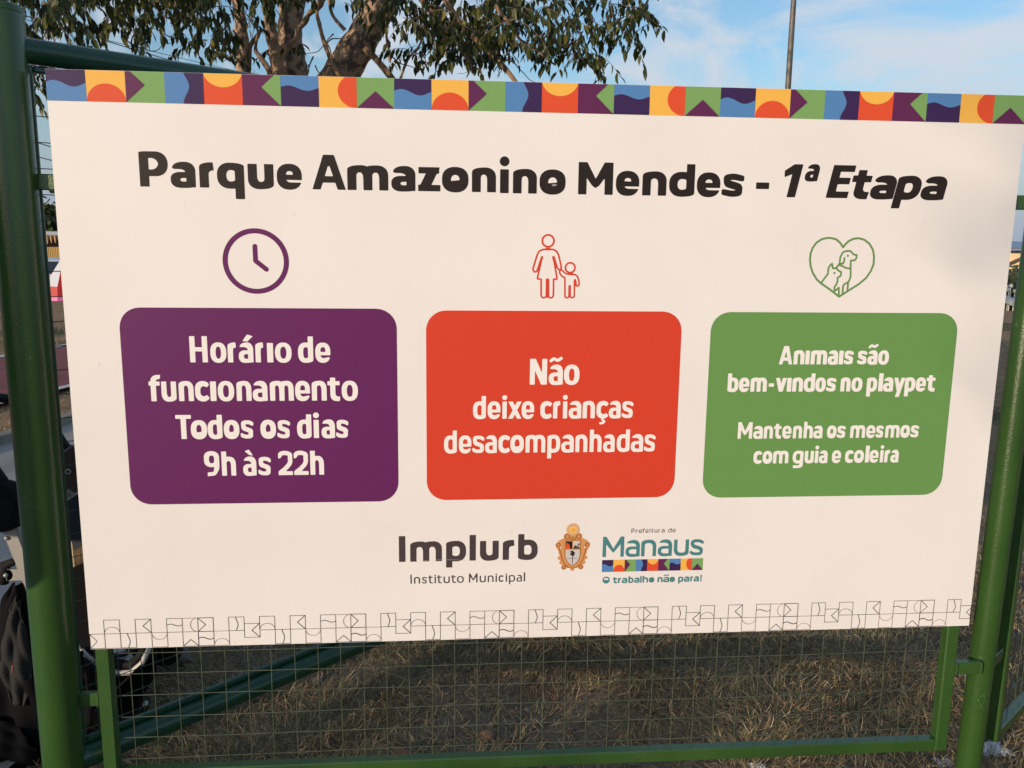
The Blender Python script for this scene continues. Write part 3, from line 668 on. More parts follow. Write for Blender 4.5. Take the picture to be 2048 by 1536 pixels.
pr.sdf(lambda X, Y: I_(shield(2.4)(X, Y), Y-206.5), (1030, 165, 1070, 232), .6, 3, 4)
pr.sdf(lambda X, Y: bx(X, Y, 1034.4, 209.5, 1048.6, 227), (1034, 209, 1049, 228), .5, 3, 5)
pr.sdf(lambda X, Y: bx(X, Y, 1050.6, 209.5, 1065.6, 227), (1050, 209, 1066, 228), .5, 3, 4)
pr.sdf(lambda X, Y: poly(X, Y, [(1034.4, 209.5), (1043.5, 209.5), (1042.5, 219), (1038, 223), (1036, 222)]), (1034, 209, 1045, 224), .4, 4, 6)
pr.sdf(lambda X, Y: U(bx(X, Y, 1050.8, 209.5, 1065.4, 212.5), disc(X, Y, 1055, 215, 2.4), disc(X, Y, 1059.5, 214.5, 1.8), disc(X, Y, 1063, 220, 2.4, 1.5), stroke(X, Y, [(1062.6, 212), (1063, 219)], .8),
                      stroke(X, Y, [(1049.4, 175), (1049.4, 195)], 1.1), disc(X, Y, 1047.2, 197, 3.3, 2.6), disc(X, Y, 1051.5, 199, 3.0, 3.4), disc(X, Y, 1048, 202.5, 4, 2.4), disc(X, Y, 1051, 194, 2.5, 1.8), bx(X, Y, 1037.5, 187, 1061, 187.8)), (1034, 170, 1067, 225), .4, 5, 5)
pr.build('coat_of_arms', [K_GOLD, K_PALE, K_BRN, K_YEL, K_SKY, K_BLACK, K_ORA], sign)

# small scuffs on the board: a scratch under the institute's name, a nick in the last o of the first name, faint smudges
pr = Print(); o_ = [g_ for g_ in TEXT['title2'][7] if g_[0] == 'Ø'][0]; ox_, oz_ = o_[1]+o_[2]*.55, TEXT['title2'][0]+TEXT['title2'][2]*.40
pr.sdf(lambda X, Y: stroke(X, Y, spline([(702, 186), (722, 188.5), (752, 189.5), (790, 188.6), (812, 187)], 5), [.3]*5+[.5]*16), (698, 182, 816, 193), .25, 3, 0)
for ax_, az_, bx2, bz2 in ((-5, -1.5, 1, 1), (-4, -3.2, 3, -.6), (-1, -4.2, 5.5, -.4)):
    pr.sdf(lambda X, Y: stroke(X, Y, [(ox_+ax_, oz_+az_), (ox_+bx2, oz_+bz2)], [.3, .8]), (ox_-9, oz_-9, ox_+9, oz_+9), .3, 4, 1)
for sx_, sz_, ln_, an_ in ((935, 262, 6, .8), (910, 248, 9, 1.0), (1790, 930, 5, .2), (455, 930, 12, .1), (640, 265, 5, 1.2), (250, 940, 4, 1.9), (1650, 60, 5, .1), (1925, 92, 7, .2), (1180, 80, 5, .6), (60, 620, 8, 1.4)):
    pr.sdf(lambda X, Y: stroke(X, Y, [(sx_, sz_), (sx_+ln_*math.cos(an_), sz_+ln_*math.sin(an_))], [.3, 1.1]), (sx_-ln_, sz_-ln_, sx_+ln_+2, sz_+ln_+2), .35, 1, 0)
so_ = pr.build('scuff_marks', [mat('grey_scuff', (.60, .56, .54), .6), K_LET], sign); so_['kind'] = 'stuff'
# ---------------------------------------------------------------- ground
def dune(X, Y):
    d = np.hypot(X-.8, Y+1.8)
    z = -np.clip(d-20.5, 0, 11.5)*.10-np.clip(d-32, 0, 400)*.04; z = np.maximum(z, -14.0)
    near = np.clip(1-d/14, 0, 1)
    z = z+near*(.012*np.sin(X*3.1+1)*np.cos(Y*2.7)+.008*np.sin(X*7.3+Y*5.1)+.005*np.sin(X*15.7-Y*12.3+2))
    return z
def axis(lo, hi, fine, step, far):
    a = list(np.arange(lo, hi, fine)); s = fine
    x = hi; L = []
    while x < far: s *= 1.16; x += s; L.append(x)
    x = lo; s = fine; K = []
    while x > -far: s *= 1.16; x -= s; K.append(x)
    return np.array(K[::-1]+a+L)
xs, ys = axis(-3, 5, .045, 0, 700), axis(-.8, 5, .045, 0, 900)
gx, gy = np.meshgrid(xs, ys)
rng2 = np.random.default_rng(3)
gz = dune(gx, gy)+rng2.normal(0, .0028, gx.shape)*(np.hypot(gx-.8, gy+1.8) < 9)
vs_ = np.stack([gx, gy, gz], -1).reshape(-1, 3); nx_ = len(xs); ny_ = len(ys)
ii = (np.arange(ny_-1)[:, None]*nx_+np.arange(nx_-1)[None]).ravel()
me = bpy.data.meshes.new('ground'); me.from_pydata(vs_.tolist(), [], np.stack([ii, ii+1, ii+nx_+1, ii+nx_], 1).tolist())
me.polygons.foreach_set('use_smooth', [True]*len(me.polygons))
def ground_mat():
    m = bpy.data.materials.new('dry_ground'); m.use_nodes = True; t = m.node_tree; b = t.nodes['Principled BSDF']; b.inputs['Roughness'].default_value = .95; b.inputs['Specular IOR Level'].default_value = .15
    g = t.nodes.new('ShaderNodeNewGeometry'); L = t.links.new
    def noise(s, d=6, r=.6):
        n = t.nodes.new('ShaderNodeTexNoise'); n.inputs['Scale'].default_value = s; n.inputs['Detail'].default_value = d; n.inputs['Roughness'].default_value = r; L(g.outputs['Position'], n.inputs['Vector']); return n
    def mix(f, a, bb):
        x = t.nodes.new('ShaderNodeMix'); x.data_type = 'RGBA'
        L(f, x.inputs['Factor'])
        for nm, v in (('A', a), ('B', bb)):
            if isinstance(v, tuple): x.inputs[nm].default_value = (*v, 1)
            else: L(v, x.inputs[nm])
        return x.outputs['Result']
    def rng_(o, a, c):
        r = t.nodes.new('ShaderNodeMapRange'); r.inputs['From Min'].default_value = a; r.inputs['From Max'].default_value = c; L(o, r.inputs['Value']); return r.outputs['Result']
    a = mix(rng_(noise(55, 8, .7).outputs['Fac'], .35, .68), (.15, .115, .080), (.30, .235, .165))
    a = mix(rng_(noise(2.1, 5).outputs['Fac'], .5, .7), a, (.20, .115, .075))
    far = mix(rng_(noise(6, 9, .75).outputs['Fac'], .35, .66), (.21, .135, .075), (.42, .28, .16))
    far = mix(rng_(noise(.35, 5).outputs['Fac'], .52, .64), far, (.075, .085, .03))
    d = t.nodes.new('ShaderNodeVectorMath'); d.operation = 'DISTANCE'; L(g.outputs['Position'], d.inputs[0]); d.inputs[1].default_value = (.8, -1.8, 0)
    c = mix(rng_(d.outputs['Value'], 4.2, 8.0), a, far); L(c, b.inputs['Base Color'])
    q = t.nodes.new('ShaderNodeBump'); q.inputs['Strength'].default_value = .7; q.inputs['Distance'].default_value = .01; L(noise(90, 6, .7).outputs['Fac'], q.inputs['Height']); L(q.outputs[0], b.inputs['Normal'])
    return m
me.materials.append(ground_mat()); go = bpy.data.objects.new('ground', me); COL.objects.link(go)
tag(go, 'dry brown park lawn with bare soil patches behind the sign', kind='structure')

b = MB(); b.add([(-20000, 300, -12), (20000, 300, -12), (20000, 30000, -12), (-20000, 30000, -12)], [(0, 1, 2, 3)])
tag(b.build('river', mat('river_water', (.03, .09, .20), .35)), 'blue strip of river on the horizon', kind='structure')

# path and running track, strips that run parallel (n = distance across, from the origin)
DX = Vector((.27, .963, 0)).normalized(); NX = Vector((.963, -.27, 0)).normalized()
def strip(name, n0, n1, t0, t1, z, m, label, thick=0.0, mb=None):
    b = MB(); M = Matrix((NX, DX, Vector((0, 0, 1)))).transposed()
    k = 40
    if thick:
        c = NX*((n0+n1)/2)+DX*((t0+t1)/2); b.box((c.x, c.y, z+thick/2-.03), (abs(n1-n0), t1-t0, thick+.06), M=M, bev=.008)
    else:
        for i in range(k):
            a0 = t0+(t1-t0)*i/k; a1 = t0+(t1-t0)*(i+1)/k
            P = [NX*n0+DX*a0, NX*n1+DX*a0, NX*n1+DX*a1, NX*n0+DX*a1]
            b.add([(p.x, p.y, z) for p in P], [(0, 1, 2, 3)])
    return tag(b.build(name, m), label, kind='structure')
CONC = mat('pale_concrete', (.34, .33, .31), .9, var=(.24, .235, .22), scale=2.5, bump=.4, bscale=60)
TRK = mat('red_track', (.25, .055, .06), .85, var=(.19, .05, .05), scale=4, bump=.3, bscale=80)
WHT = mat('line_paint', (.62, .62, .60), .8, var=(.5, .49, .47), scale=6)
strip('path', -3.0, -2.55, 3.9, 16, .034, CONC, 'narrow concrete path running on beside the running track')
strip('path', -3.0, -.42, -4, 3.9, .030, CONC, 'pale concrete path left of the sign with a pushchair on it')
strip('kerb', -3.10, -3.0, -4, 16, .03, mat('kerb_concrete', (.30, .27, .23), .9, var=(.2, .18, .15), scale=8), 'weathered kerb along the concrete path', thick=.055)
strip('track', -5.9, -3.97, -6, 20, .034, TRK, 'red running track crossing the dry grass')
strip('track_line', -3.97-.09, -3.97, -6, 20, .038, WHT, 'white line on the near side of the red track')
strip('track_line', -5.98, -5.86, -6, 20, .038, WHT, 'white line on the far side of the red track')
# far white kerb on the right
b = MB(); a_ = Vector((9.5, 8.1, 0)); c_ = Vector((18.5, 26.3, 0)); d_ = (c_-a_); M = Matrix((d_.normalized(), Vector((-d_.y, d_.x, 0)).normalized(), Vector((0, 0, 1)))).transposed()
nk = 20
kr = empty('white_kerb', a_); tag(kr, 'far white painted kerb of blocks between the dry grass and the bushes', kind='structure')
for i in range(nk):
    b = MB(); c = a_+d_*((i+.5)/nk); b.box((c.x, c.y, .03), (d_.length/nk-.02, .18, .12), M=M, bev=.01); b.build('kerb_block', WHT, kr)

# ---------------------------------------------------------------- green paint
def enamel(name, c, rough, peel, var):
    return mat(name, c, rough, spec=.5, var=var, scale=9, fac=(.4, .7), bump=peel, bscale=260, coat=.4)
G_POST = enamel('green_enamel_post', (.028, .078, .014), .28, .34, (.034, .088, .016))
def specks(m, c, scale, cut):
    """tiny dust and paint specks on the enamel"""
    t = m.node_tree; b = t.nodes['Principled BSDF']; src = b.inputs['Base Color'].links[0].from_socket
    g = t.nodes.new('ShaderNodeNewGeometry'); n = t.nodes.new('ShaderNodeTexNoise'); n.inputs['Scale'].default_value = scale; n.inputs['Detail'].default_value = 2
    n2 = t.nodes.new('ShaderNodeTexNoise'); n2.inputs['Scale'].default_value = 7; a = t.nodes.new('ShaderNodeMath'); a.operation = 'MULTIPLY'
    r = t.nodes.new('ShaderNodeMapRange'); r.inputs['From Min'].default_value = cut; r.inputs['From Max'].default_value = cut+.03
    x = t.nodes.new('ShaderNodeMix'); x.data_type = 'RGBA'; x.inputs['B'].default_value = (*c, 1); L = t.links.new
    L(g.outputs['Position'], n.inputs['Vector']); L(g.outputs['Position'], n2.inputs['Vector']); L(n.outputs['Fac'], a.inputs[0]); L(n2.outputs['Fac'], a.inputs[1])
    L(a.outputs[0], r.inputs['Value']); L(r.outputs['Result'], x.inputs['Factor']); L(src, x.inputs['A']); L(x.outputs['Result'], b.inputs['Base Color'])
    return m
specks(G_POST, (.14, .19, .12), 260, .43)
G_FRAME = enamel('green_enamel_frame', (.030, .085, .016), .36, .35, (.038, .095, .02))
specks(G_FRAME, (.13, .19, .12), 220, .44)
G_DARK = enamel('dark_green_enamel', (.010, .060, .032), .25, .3, (.012, .07, .036))
G_WIRE = mat('painted_wire', (.050, .068, .036), .45, spec=.5, var=(.09, .10, .065), scale=30)

def post(c, r, top, label, lean=0.0):
    t = empty('fence_post', (c[0], c[1], 0)); tag(t, label, 'fence post', 'round green posts of the mesh fence')
    b = MB(); n = 40
    rows = [(-.05, 1)]+[(top*i/60, 1) for i in range(1, 60)]+[(top-.004, 1)]
    vs = []
    rr_ = random.Random(int(r*1e4))
    for z, k in rows:
        for j in range(n):
            a = 2*math.pi*j/n; q = r*(1+.004*math.sin(z*9+3*a)+.003*math.sin(z*31+a*5))
            vs.append((c[0]+lean*(z-.6)+q*math.cos(a), c[1]+q*math.sin(a), z))
    b.add(vs, [(i*n+j, i*n+(j+1) % n, (i+1)*n+(j+1) % n, (i+1)*n+j) for i in range(len(rows)-1) for j in range(n)], 0, True)
    b.build('pipe', G_POST, t)
    b = MB(); b.lathe([(0, top+.004), (r*.9, top+.004), (r*1.01, top-.002), (r*1.03, top-.007), (r*1.0, top-.012)], (c[0]+lean*(top-.6), c[1], 0), n=n); b.build('cap', G_POST, t)
    return t
PL = (-.079, .008); PR = (2.0775, .045)
post(PL, .0425, 1.812, 'thick green round post at the left edge of the sign')
post(PR, .0285, 1.80, 'slim green round post at the right edge of the sign', lean=.016)

def wire(a, b_, seed, r=.0013):
    rr_ = random.Random(seed); a = Vector(a); b_ = Vector(b_); n = 14; d = b_-a
    side = d.cross(Vector((0, 0, 1))).normalized() if abs(d.normalized().z) < .9 else Vector((1, 0, 0))
    upv = Vector((0, 0, 1)) if abs(d.normalized().z) < .9 else Vector((0, 1, 0))
    ph, pa = rr_.uniform(0, 6), rr_.uniform(.0004, .0013)
    pts = []
    for i in range(n+1):
        t = i/n
        pts.append(a+d*t+side*(pa*math.sin(ph+t*9)+rr_.gauss(0, .0003))+upv*(pa*math.cos(ph*2+t*11)*(1 if upv.z else .4)+rr_.gauss(0, .0003)))
    return pts
def mesh_panel(name, label, org, dr, L, z0, z1, bar, th, m_frame, off=0.0, first=.026, r=.0010, nrm=None, wires_x=None, wires_z=None):
    """frame bars and every wire as parts; org = start of the panel on the ground, dr = unit direction"""
    t = empty(name, (org[0], org[1], 0)); tag(t, label, 'fence', 'mesh panels of the green fence')
    org = Vector((org[0], org[1], 0)); dr = Vector(dr).normalized(); nn = Vector((-dr.y, dr.x, 0))
    M = Matrix((dr, nn, Vector((0, 0, 1)))).transposed()
    for x in (bar/2, L-bar/2):
        b = MB(); c = org+dr*x; b.box((c.x, c.y, (z0+z1)/2), (bar, th, z1-z0), M=M, bev=.003); b.build('frame_bar', m_frame, t)
    for z in (z0+bar/2, z1-bar/2):
        b = MB(); c = org+dr*(L/2); b.box((c.x, c.y, z), (L-2*bar, th*.98, bar), M=M, bev=.003); b.build('frame_bar', m_frame, t)
    xs_ = wires_x or [bar+first+.0512*i for i in range(int((L-2*bar-first)/.0512)+1)]
    zs_ = wires_z or [z0+bar+.026+.0512*i for i in range(int((z1-z0-2*bar-.026)/.0512)+1)]
    k = 0
    for x in xs_:
        c = org+dr*x+nn*off; b = MB(); b.tube(wire((c.x, c.y, z0+bar*.6), (c.x, c.y, z1-bar*.6), 100+k), r, n=5, cap=False); b.build('wire', G_WIRE, t); k += 1
    for z in zs_:
        a = org+dr*(bar*.6)+nn*(off-.0024); c = org+dr*(L-bar*.6)+nn*(off-.0024); b = MB(); b.tube(wire((a.x, a.y, z), (c.x, c.y, z), 300+k), r, n=5, cap=False); b.build('wire', G_WIRE, t); k += 1
    return t
# front panel: x .006..1.981, z .171..1.70
front = mesh_panel('mesh_fence', 'upright green frame with square wire mesh, carrying the sign between the two posts', (.0055, .020), (1, 0, 0), 1.978, .171, 1.70, .0305, .028, G_FRAME,
                   off=.006, wires_x=[.8395-.0055-.0513*k for k in range(15, -1, -1)]+[.8395-.0055+.0513*k for k in range(1, 22)], wires_z=[.5-.0224-.0511*5+.0511*k for k in range(0, 29)], r=.0011)
for x0, x1, z in ((-.046, .0055, .3735), (-.046, .0055, 1.488), (1.9835, 2.053, .3835), (1.9835, 2.067, 1.479)):
    b = MB(); b.box(((x0+x1)/2, .020, z), (x1-x0, .016, .031), bev=.002)
    for sx in (x0+.004, x1-.003): b.tube([(sx, .011, z-.014), (sx+.001, .010, z), (sx, .011, z+.014)], .0032, n=6)
    b.build('tab', G_FRAME, front)

# side panels run back from the posts
AZL = R(48.3); dl = Vector((math.sin(AZL), math.cos(AZL), 0))
pl = Vector((PL[0], PL[1], 0))
left = mesh_panel('mesh_fence', 'dark green mesh side panel with round rails, running back from the thick left post', pl+dl*.036, dl, 1.9, .256, 1.712, .0135, .016, G_DARK, first=.03, wires_z=[.262+.0245+.0512*k for k in range(0, 27)])
for z, r_ in ((1.739, .0245), (.225, .029)):
    b = MB(); a = pl+dl*.03; c = pl+dl*1.97; b.tube([(a.x, a.y, z)]+[tuple((a+(c-a)*i/8)+Vector((0, 0, z))) for i in range(1, 8)]+[(c.x, c.y, z)], r_, n=28); b.build('rail', G_DARK, left)
pe = pl+dl*1.985
post((pe.x, pe.y), .0325, 1.78, 'green round post at the far end of the left side panel')
AZR = R(52); d2 = Vector((math.sin(AZR), math.cos(AZR), 0)); p2 = Vector((PR[0], PR[1], 0))
right = mesh_panel('mesh_fence', 'green mesh side panel running back from the slim right post', p2+d2*.135, d2, 1.9, .112, 1.70, .030, .028, G_FRAME, first=.03)
for z in (.36, 1.48):
    b = MB(); c = p2+d2*.082; M = Matrix((d2, Vector((-d2.y, d2.x, 0)), Vector((0, 0, 1)))).transposed(); b.box((c.x, c.y, z), (.11, .014, .031), M=M, bev=.002); b.build('tab', G_FRAME, right)
pe = p2+d2*2.08
post((pe.x, pe.y), .0285, 1.80, 'green round post at the far end of the right side panel')
# ---------------------------------------------------------------- foliage
def leaf_mat(name, dark, mid, pale, trans=.25):
    m = bpy.data.materials.new(name); m.use_nodes = True; t = m.node_tree; b = t.nodes['Principled BSDF']; L = t.links.new
    a = t.nodes.new('ShaderNodeAttribute'); a.attribute_name = 'tint'
    c = t.nodes.new('ShaderNodeValToRGB'); e = c.color_ramp.elements
    e[0].color = (*dark, 1); e[1].color = (*pale, 1); e[1].position = 1; k = e.new(.6); k.color = (*mid, 1)
    L(a.outputs['Fac'], c.inputs['Fac']); L(c.outputs['Color'], b.inputs['Base Color'])
    b.inputs['Roughness'].default_value = .42; b.inputs['Specular IOR Level'].default_value = .45
    tr = t.nodes.new('ShaderNodeBsdfTranslucent'); mx_ = t.nodes.new('ShaderNodeMixShader'); mx_.inputs[0].default_value = trans
    L(c.outputs['Color'], tr.inputs['Color']); L(b.outputs[0], mx_.inputs[1]); L(tr.outputs[0], mx_.inputs[2]); L(mx_.outputs[0], t.nodes['Material Output'].inputs['Surface'])
    return m
LEAFM = leaf_mat('drooping_leaf', (.022, .036, .008), (.075, .088, .020), (.30, .27, .06))
FARLEAF = leaf_mat('far_foliage', (.045, .060, .020), (.085, .10, .035), (.16, .16, .06))
SHADELEAF = leaf_mat('shade_tree_leaf', (.03, .05, .014), (.05, .075, .02), (.09, .11, .03), .08)
LV = np.array([(0, 0, 0), (.26, .19, .03), (.62, .165, -.01), (1, 0, -.20), (.62, -.165, -.01), (.26, -.19, .03), (.46, 0, -.05)])
LF = np.array([(0, 1, 6), (1, 2, 6), (2, 3, 6), (3, 4, 6), (4, 5, 6), (5, 0, 6)])
def frames(dirs, ups):
    x = dirs/np.linalg.norm(dirs, axis=1, keepdims=True)
    y = np.cross(ups, x); y /= np.linalg.norm(y, axis=1, keepdims=True)+1e-9
    return np.stack([x, y, np.cross(x, y)], 2)       # columns
def leaves_mesh(name, P, Rm, S, tint, V=LV, Fc=LF, Wd=None):
    """one mesh of many leaves: positions, rotation matrices, sizes"""
    n = len(P); v = V[None]*S[:, None, None]
    if Wd is not None: v = v*np.stack([np.ones(n), Wd, np.ones(n)], 1)[:, None, :]
    W = np.einsum('nij,nkj->nki', Rm, v)+P[:, None, :]
    k = len(V); f = (Fc[None]+(np.arange(n)*k)[:, None, None]).reshape(-1, Fc.shape[1])
    me = bpy.data.meshes.new(name)
    me.vertices.add(n*k); me.vertices.foreach_set('co', W.astype(np.float32).ravel())
    nl = f.size; me.loops.add(nl); me.loops.foreach_set('vertex_index', f.astype(np.int32).ravel())
    me.polygons.add(len(f)); me.polygons.foreach_set('loop_start', (np.arange(len(f))*Fc.shape[1]).astype(np.int32)); me.polygons.foreach_set('loop_total', np.full(len(f), Fc.shape[1], np.int32))
    at_ = me.attributes.new('tint', 'FLOAT', 'FACE'); at_.data.foreach_set('value', np.repeat(tint, len(Fc)).astype(np.float32))
    me.update(calc_edges=True); return me
BARK = mat('pale_flaking_bark', (.40, .27, .165), .85, var=(.10, .07, .05), scale=15, fac=(.44, .58), detail=7, bump=1.0, bscale=28)
BARK2 = mat('smooth_tan_bark', (.38, .25, .15), .8, var=(.17, .105, .06), scale=14, bump=.5, bscale=60)
TWIG = mat('grey_twig', (.17, .12, .085), .8)

tree = empty('spreading_tree', at(612, 300, 8.0)*1.0); tree.location.z = 0
tag(tree, 'large spreading tree with leaning pale trunks and drooping leaves, behind the sign', 'tree')
def limb(name, pts, D, m, n=14, knob=.035, taper_to=None):
    """pts: (px, py, thickness px) measured at distance D"""
    P, Rr = [], []
    for i, (x_, y_, w_) in enumerate(pts):
        d = D[i] if hasattr(D, '__len__') else D
        P.append(at(x_, y_, d)); Rr.append(w_/2/F*d)
    # smooth and roughen
    ps, rs = [], []
    for i in range(len(P)-1):
        a, b_, c, d = P[max(0, i-1)], P[i], P[i+1], P[min(len(P)-1, i+2)]
        for k in range(5):
            t = k/5; ps.append(.5*(2*b_+(c-a)*t+(2*a-5*b_+4*c-d)*t*t+(3*b_-a-3*c+d)*t**3)); rs.append((Rr[i]+(Rr[i+1]-Rr[i])*t)*(1+random.uniform(-knob, knob)))
    ps.append(P[-1]); rs.append(Rr[-1])
    b = MB(); b.tube(ps, rs, n=n, flat=1.08)
    if Rr[0] > .03:
        for i, v in enumerate(b.v):
            v = Vector(v); k = .006*math.sin(v.x*41+v.z*13)+.005*math.sin(v.z*49+v.y*37+1)
            b.v[i] = tuple(v+Vector((k, k*.7, 0)))
    return b.build(name, m, tree)
base = tree.location
def low(px, py, w, D): return (px, py, w)
b = MB(); b.tube([(base.x, base.y, -.1), (base.x, base.y, .15), (base.x+.02, base.y, .8), (base.x+.05, base.y, 1.6), (base.x+.03, base.y, 2.2)], [.42, .34, .27, .25, .27], n=20)
b.build('trunk', BARK, tree)
limb('trunk', [(622, 330, 40), (560, 240, 30), (500, 190, 26), (485, 140, 24), (483, 60, 22), (472, -40, 21), (480, -260, 15)], 8.0, BARK)
limb('trunk', [(612, 330, 60), (580, 230, 40), (556, 150, 26), (547, 95, 20), (538, 30, 18), (534, -60, 16), (520, -300, 9)], 7.9, BARK2)
limb('trunk', [(612, 350, 80), (600, 230, 66), (586, 150, 56), (578, 80, 46), (586, 0, 44), (592, -120, 36), (620, -340, 20)], 8.15, BARK)
limb('trunk', [(612, 330, 90), (640, 230, 78), (681, 150, 68), (722, 82, 62), (758, 20, 56), (792, -50, 48), (860, -260, 28)], 7.6, BARK)
limb('branch', [(572, 230, 14), (569, 146, 10), (572, 105, 9), (593, 71, 10), (612, 37, 10), (648, -2, 11), (700, -80, 9)], 7.5, BARK2, knob=.1)
limb('branch', [(700, 190, 9), (664, 125, 8), (647, 80, 7), (639, 49, 7), (634, 20, 6), (644, -30, 5)], 7.4, BARK2, knob=.1)
limb('branch', [(730, 95, 14), (752, 118, 12), (785, 158, 11), (840, 230, 9)], 7.3, BARK2, knob=.1)
limb('branch', [(800, -70, 12), (844, 0, 10), (872, 35, 9), (905, 73, 7), (930, 110, 6), (950, 150, 4)], 7.1, BARK2, knob=.08)
limb('branch', [(860, -60, 12), (900, 15, 10), (932, 59, 10), (973, 98, 10), (1005, 130, 9), (1027, 158, 8), (1080, 230, 5)], 6.9, BARK2, knob=.08)
limb('branch', [(950, -50, 9), (983, 0, 8), (1002, 27, 7), (1022, 51, 6), (1039, 78, 5), (1062, 92, 4), (1110, 130, 3)], 6.7, BARK2, knob=.08)
limb('branch', [(520, 190, 12), (540, 150, 10), (521, 115, 8), (511, 98, 6), (518, 60, 4)], 7.7, BARK2, knob=.12)
limb('branch', [(498, 150, 9), (500, 95, 8), (515, 72, 8), (520, 60, 6)], 8.1, BARK2, knob=.12)
limb('branch', [(100, -40, 6), (103, 0, 6), (101, 25, 5), (98, 52, 4)], 6.2, BARK2, knob=.08)
limb('branch', [(288, -40, 4), (320, 25, 4), (352, 38, 3), (395, 35, 2)], 6.6, BARK2, knob=.08)
limb('branch', [(780, 125, 5), (772, 60, 5), (776, 20, 4), (770, -40, 4)], 7.2, BARK2, knob=.1)
limb('branch', [(800, 160, 5), (815, 120, 5), (838, 92, 4), (845, 70, 4)], 7.2, BARK2, knob=.1)
limb('branch', [(690, 60, 7), (668, 35, 6), (660, 12, 6), (655, -30, 5)], 7.3, BARK2, knob=.1)
for sd_ in range(26):                                   # bare twigs in the gaps between the trunks
    r_ = random.Random(900+sd_); x_, y_ = r_.choice([(650, 110), (700, 60), (520, 110), (600, 120), (760, 120), (830, 110), (450, 100), (380, 60), (250, 50), (1000, 100), (1120, 60)]); x_ += r_.uniform(-50, 50); y_ += r_.uniform(-50, 40)
    an = r_.uniform(0, 6.28); pts = [(x_, y_, r_.uniform(2, 3.4))]
    for k in range(5): an += r_.uniform(-.7, .7); x_ += 16*math.cos(an); y_ += 16*math.sin(an); pts.append((x_, y_, pts[-1][2]*.8))
    limb('branch', pts, r_.uniform(6.6, 8), TWIG, n=5, knob=.05)

# drooping twigs with leaves; (px, py, rx, ry, number of twigs, nearest, farthest)
BL = [(60, -10, 110, 60, 34, 5.2, 7.0), (200, -25, 130, 55, 46, 5.4, 7.4), (350, -25, 110, 60, 46, 5.6, 7.6), (420, 50, 45, 45, 13, 6.2, 7.8), (300, 30, 60, 30, 9, 5.6, 7),
      (75, 60, 35, 40, 9, 6.5, 8.5), (72, 135, 14, 55, 22, 7.5, 9.5), (430, 95, 35, 25, 4, 6.6, 7.8), (90, 60, 60, 30, 6, 6, 7.5),
      (500, -40, 90, 36, 16, 6.4, 7.6), (620, -45, 120, 30, 14, 6.4, 7.6), (700, 0, 35, 26, 3, 6.4, 7.2), (790, -5, 45, 40, 15, 6.2, 7.6), (612, 92, 14, 10, 2, 7.4, 8.2), (560, 98, 10, 10, 1, 8.2, 8.6),
      (880, 20, 80, 55, 34, 6.4, 8.2), (960, 40, 110, 60, 50, 6.4, 8.6), (880, 90, 60, 40, 16, 7.0, 8.6), (1040, 70, 110, 50, 40, 6.6, 8.6), (1090, 0, 110, 50, 34, 5.9, 7.8), (1130, 95, 50, 30, 11, 6.4, 7.6),
      (1180, 50, 34, 30, 6, 6.0, 7.2), (1250, -5, 55, 28, 15, 5.6, 6.8), (1275, 48, 30, 16, 5, 5.7, 6.6), (1185, 110, 28, 14, 4, 6.2, 7.0), (1330, -35, 30, 20, 4, 5.6, 6.6), (1260, 72, 24, 10, 2, 5.7, 6.2),
      (200, -190, 330, 130, 120, 5.2, 8.4), (650, -230, 380, 160, 160, 5.4, 9), (1080, -170, 260, 120, 110, 5.4, 8.4), (600, -430, 500, 150, 170, 5.6, 9)]
P, Dv, Up, S, Tn = [], [], [], [], []
tw = MB(); r_ = random.Random(42)
for (cx_, cy_, rx_, ry_, n_, d0, d1) in BL:
    n_ = int(n_*1.0)
    for _ in range(n_):
        while True:
            u_, v_ = r_.uniform(-1, 1), r_.uniform(-1, 1)
            if u_*u_+v_*v_ <= 1: break
        D = r_.uniform(d0, d1); p = at(cx_+u_*rx_, cy_+v_*ry_, D)
        an = r_.uniform(0, math.tau); h = Vector((math.cos(an), math.sin(an), 0)); ln = r_.uniform(.22, .42)
        pts = [p]; d = (h+Vector((0, 0, r_.uniform(-.5, .3)))).normalized()
        for k in range(6):
            pts.append(pts[-1]+d*(ln/6)); d = (d+Vector((0, 0, -.17))).normalized()
        tw.tube(pts, [.0035, .003, .0026, .0022, .0018, .0014, .001], n=3, cap=False)
        base_t = r_.random()**1.6*.7
        nl = r_.randint(8, 13)
        for k in range(nl):
            t = (k+.6)/nl*6; i = min(5, int(t)); q = pts[i].lerp(pts[i+1], t-i)
            a2 = r_.uniform(0, math.tau)
            out_ = Vector((math.cos(a2), math.sin(a2), 0))
            dr = Vector((0, 0, -1))*r_.uniform(.3, 1.3)+out_*r_.uniform(.2, 1.1)+d*.35
            P.append(q); Dv.append(dr); Up.append(out_+Vector((r_.uniform(-.5, .5), r_.uniform(-.5, .5), .35))); S.append(r_.uniform(.052, .104)); Tn.append(min(1, max(0, base_t+r_.gauss(0, .12)+(.5 if r_.random() < .05 else 0))))
P = np.array([tuple(p) for p in P]); Dv = np.array([tuple(p) for p in Dv]); Up = np.array([tuple(p) for p in Up]); S = np.array(S); Tn = np.array(Tn)
Rm = frames(Dv, Up)
o = tw.build('twigs', TWIG, tree); o['kind'] = 'stuff'
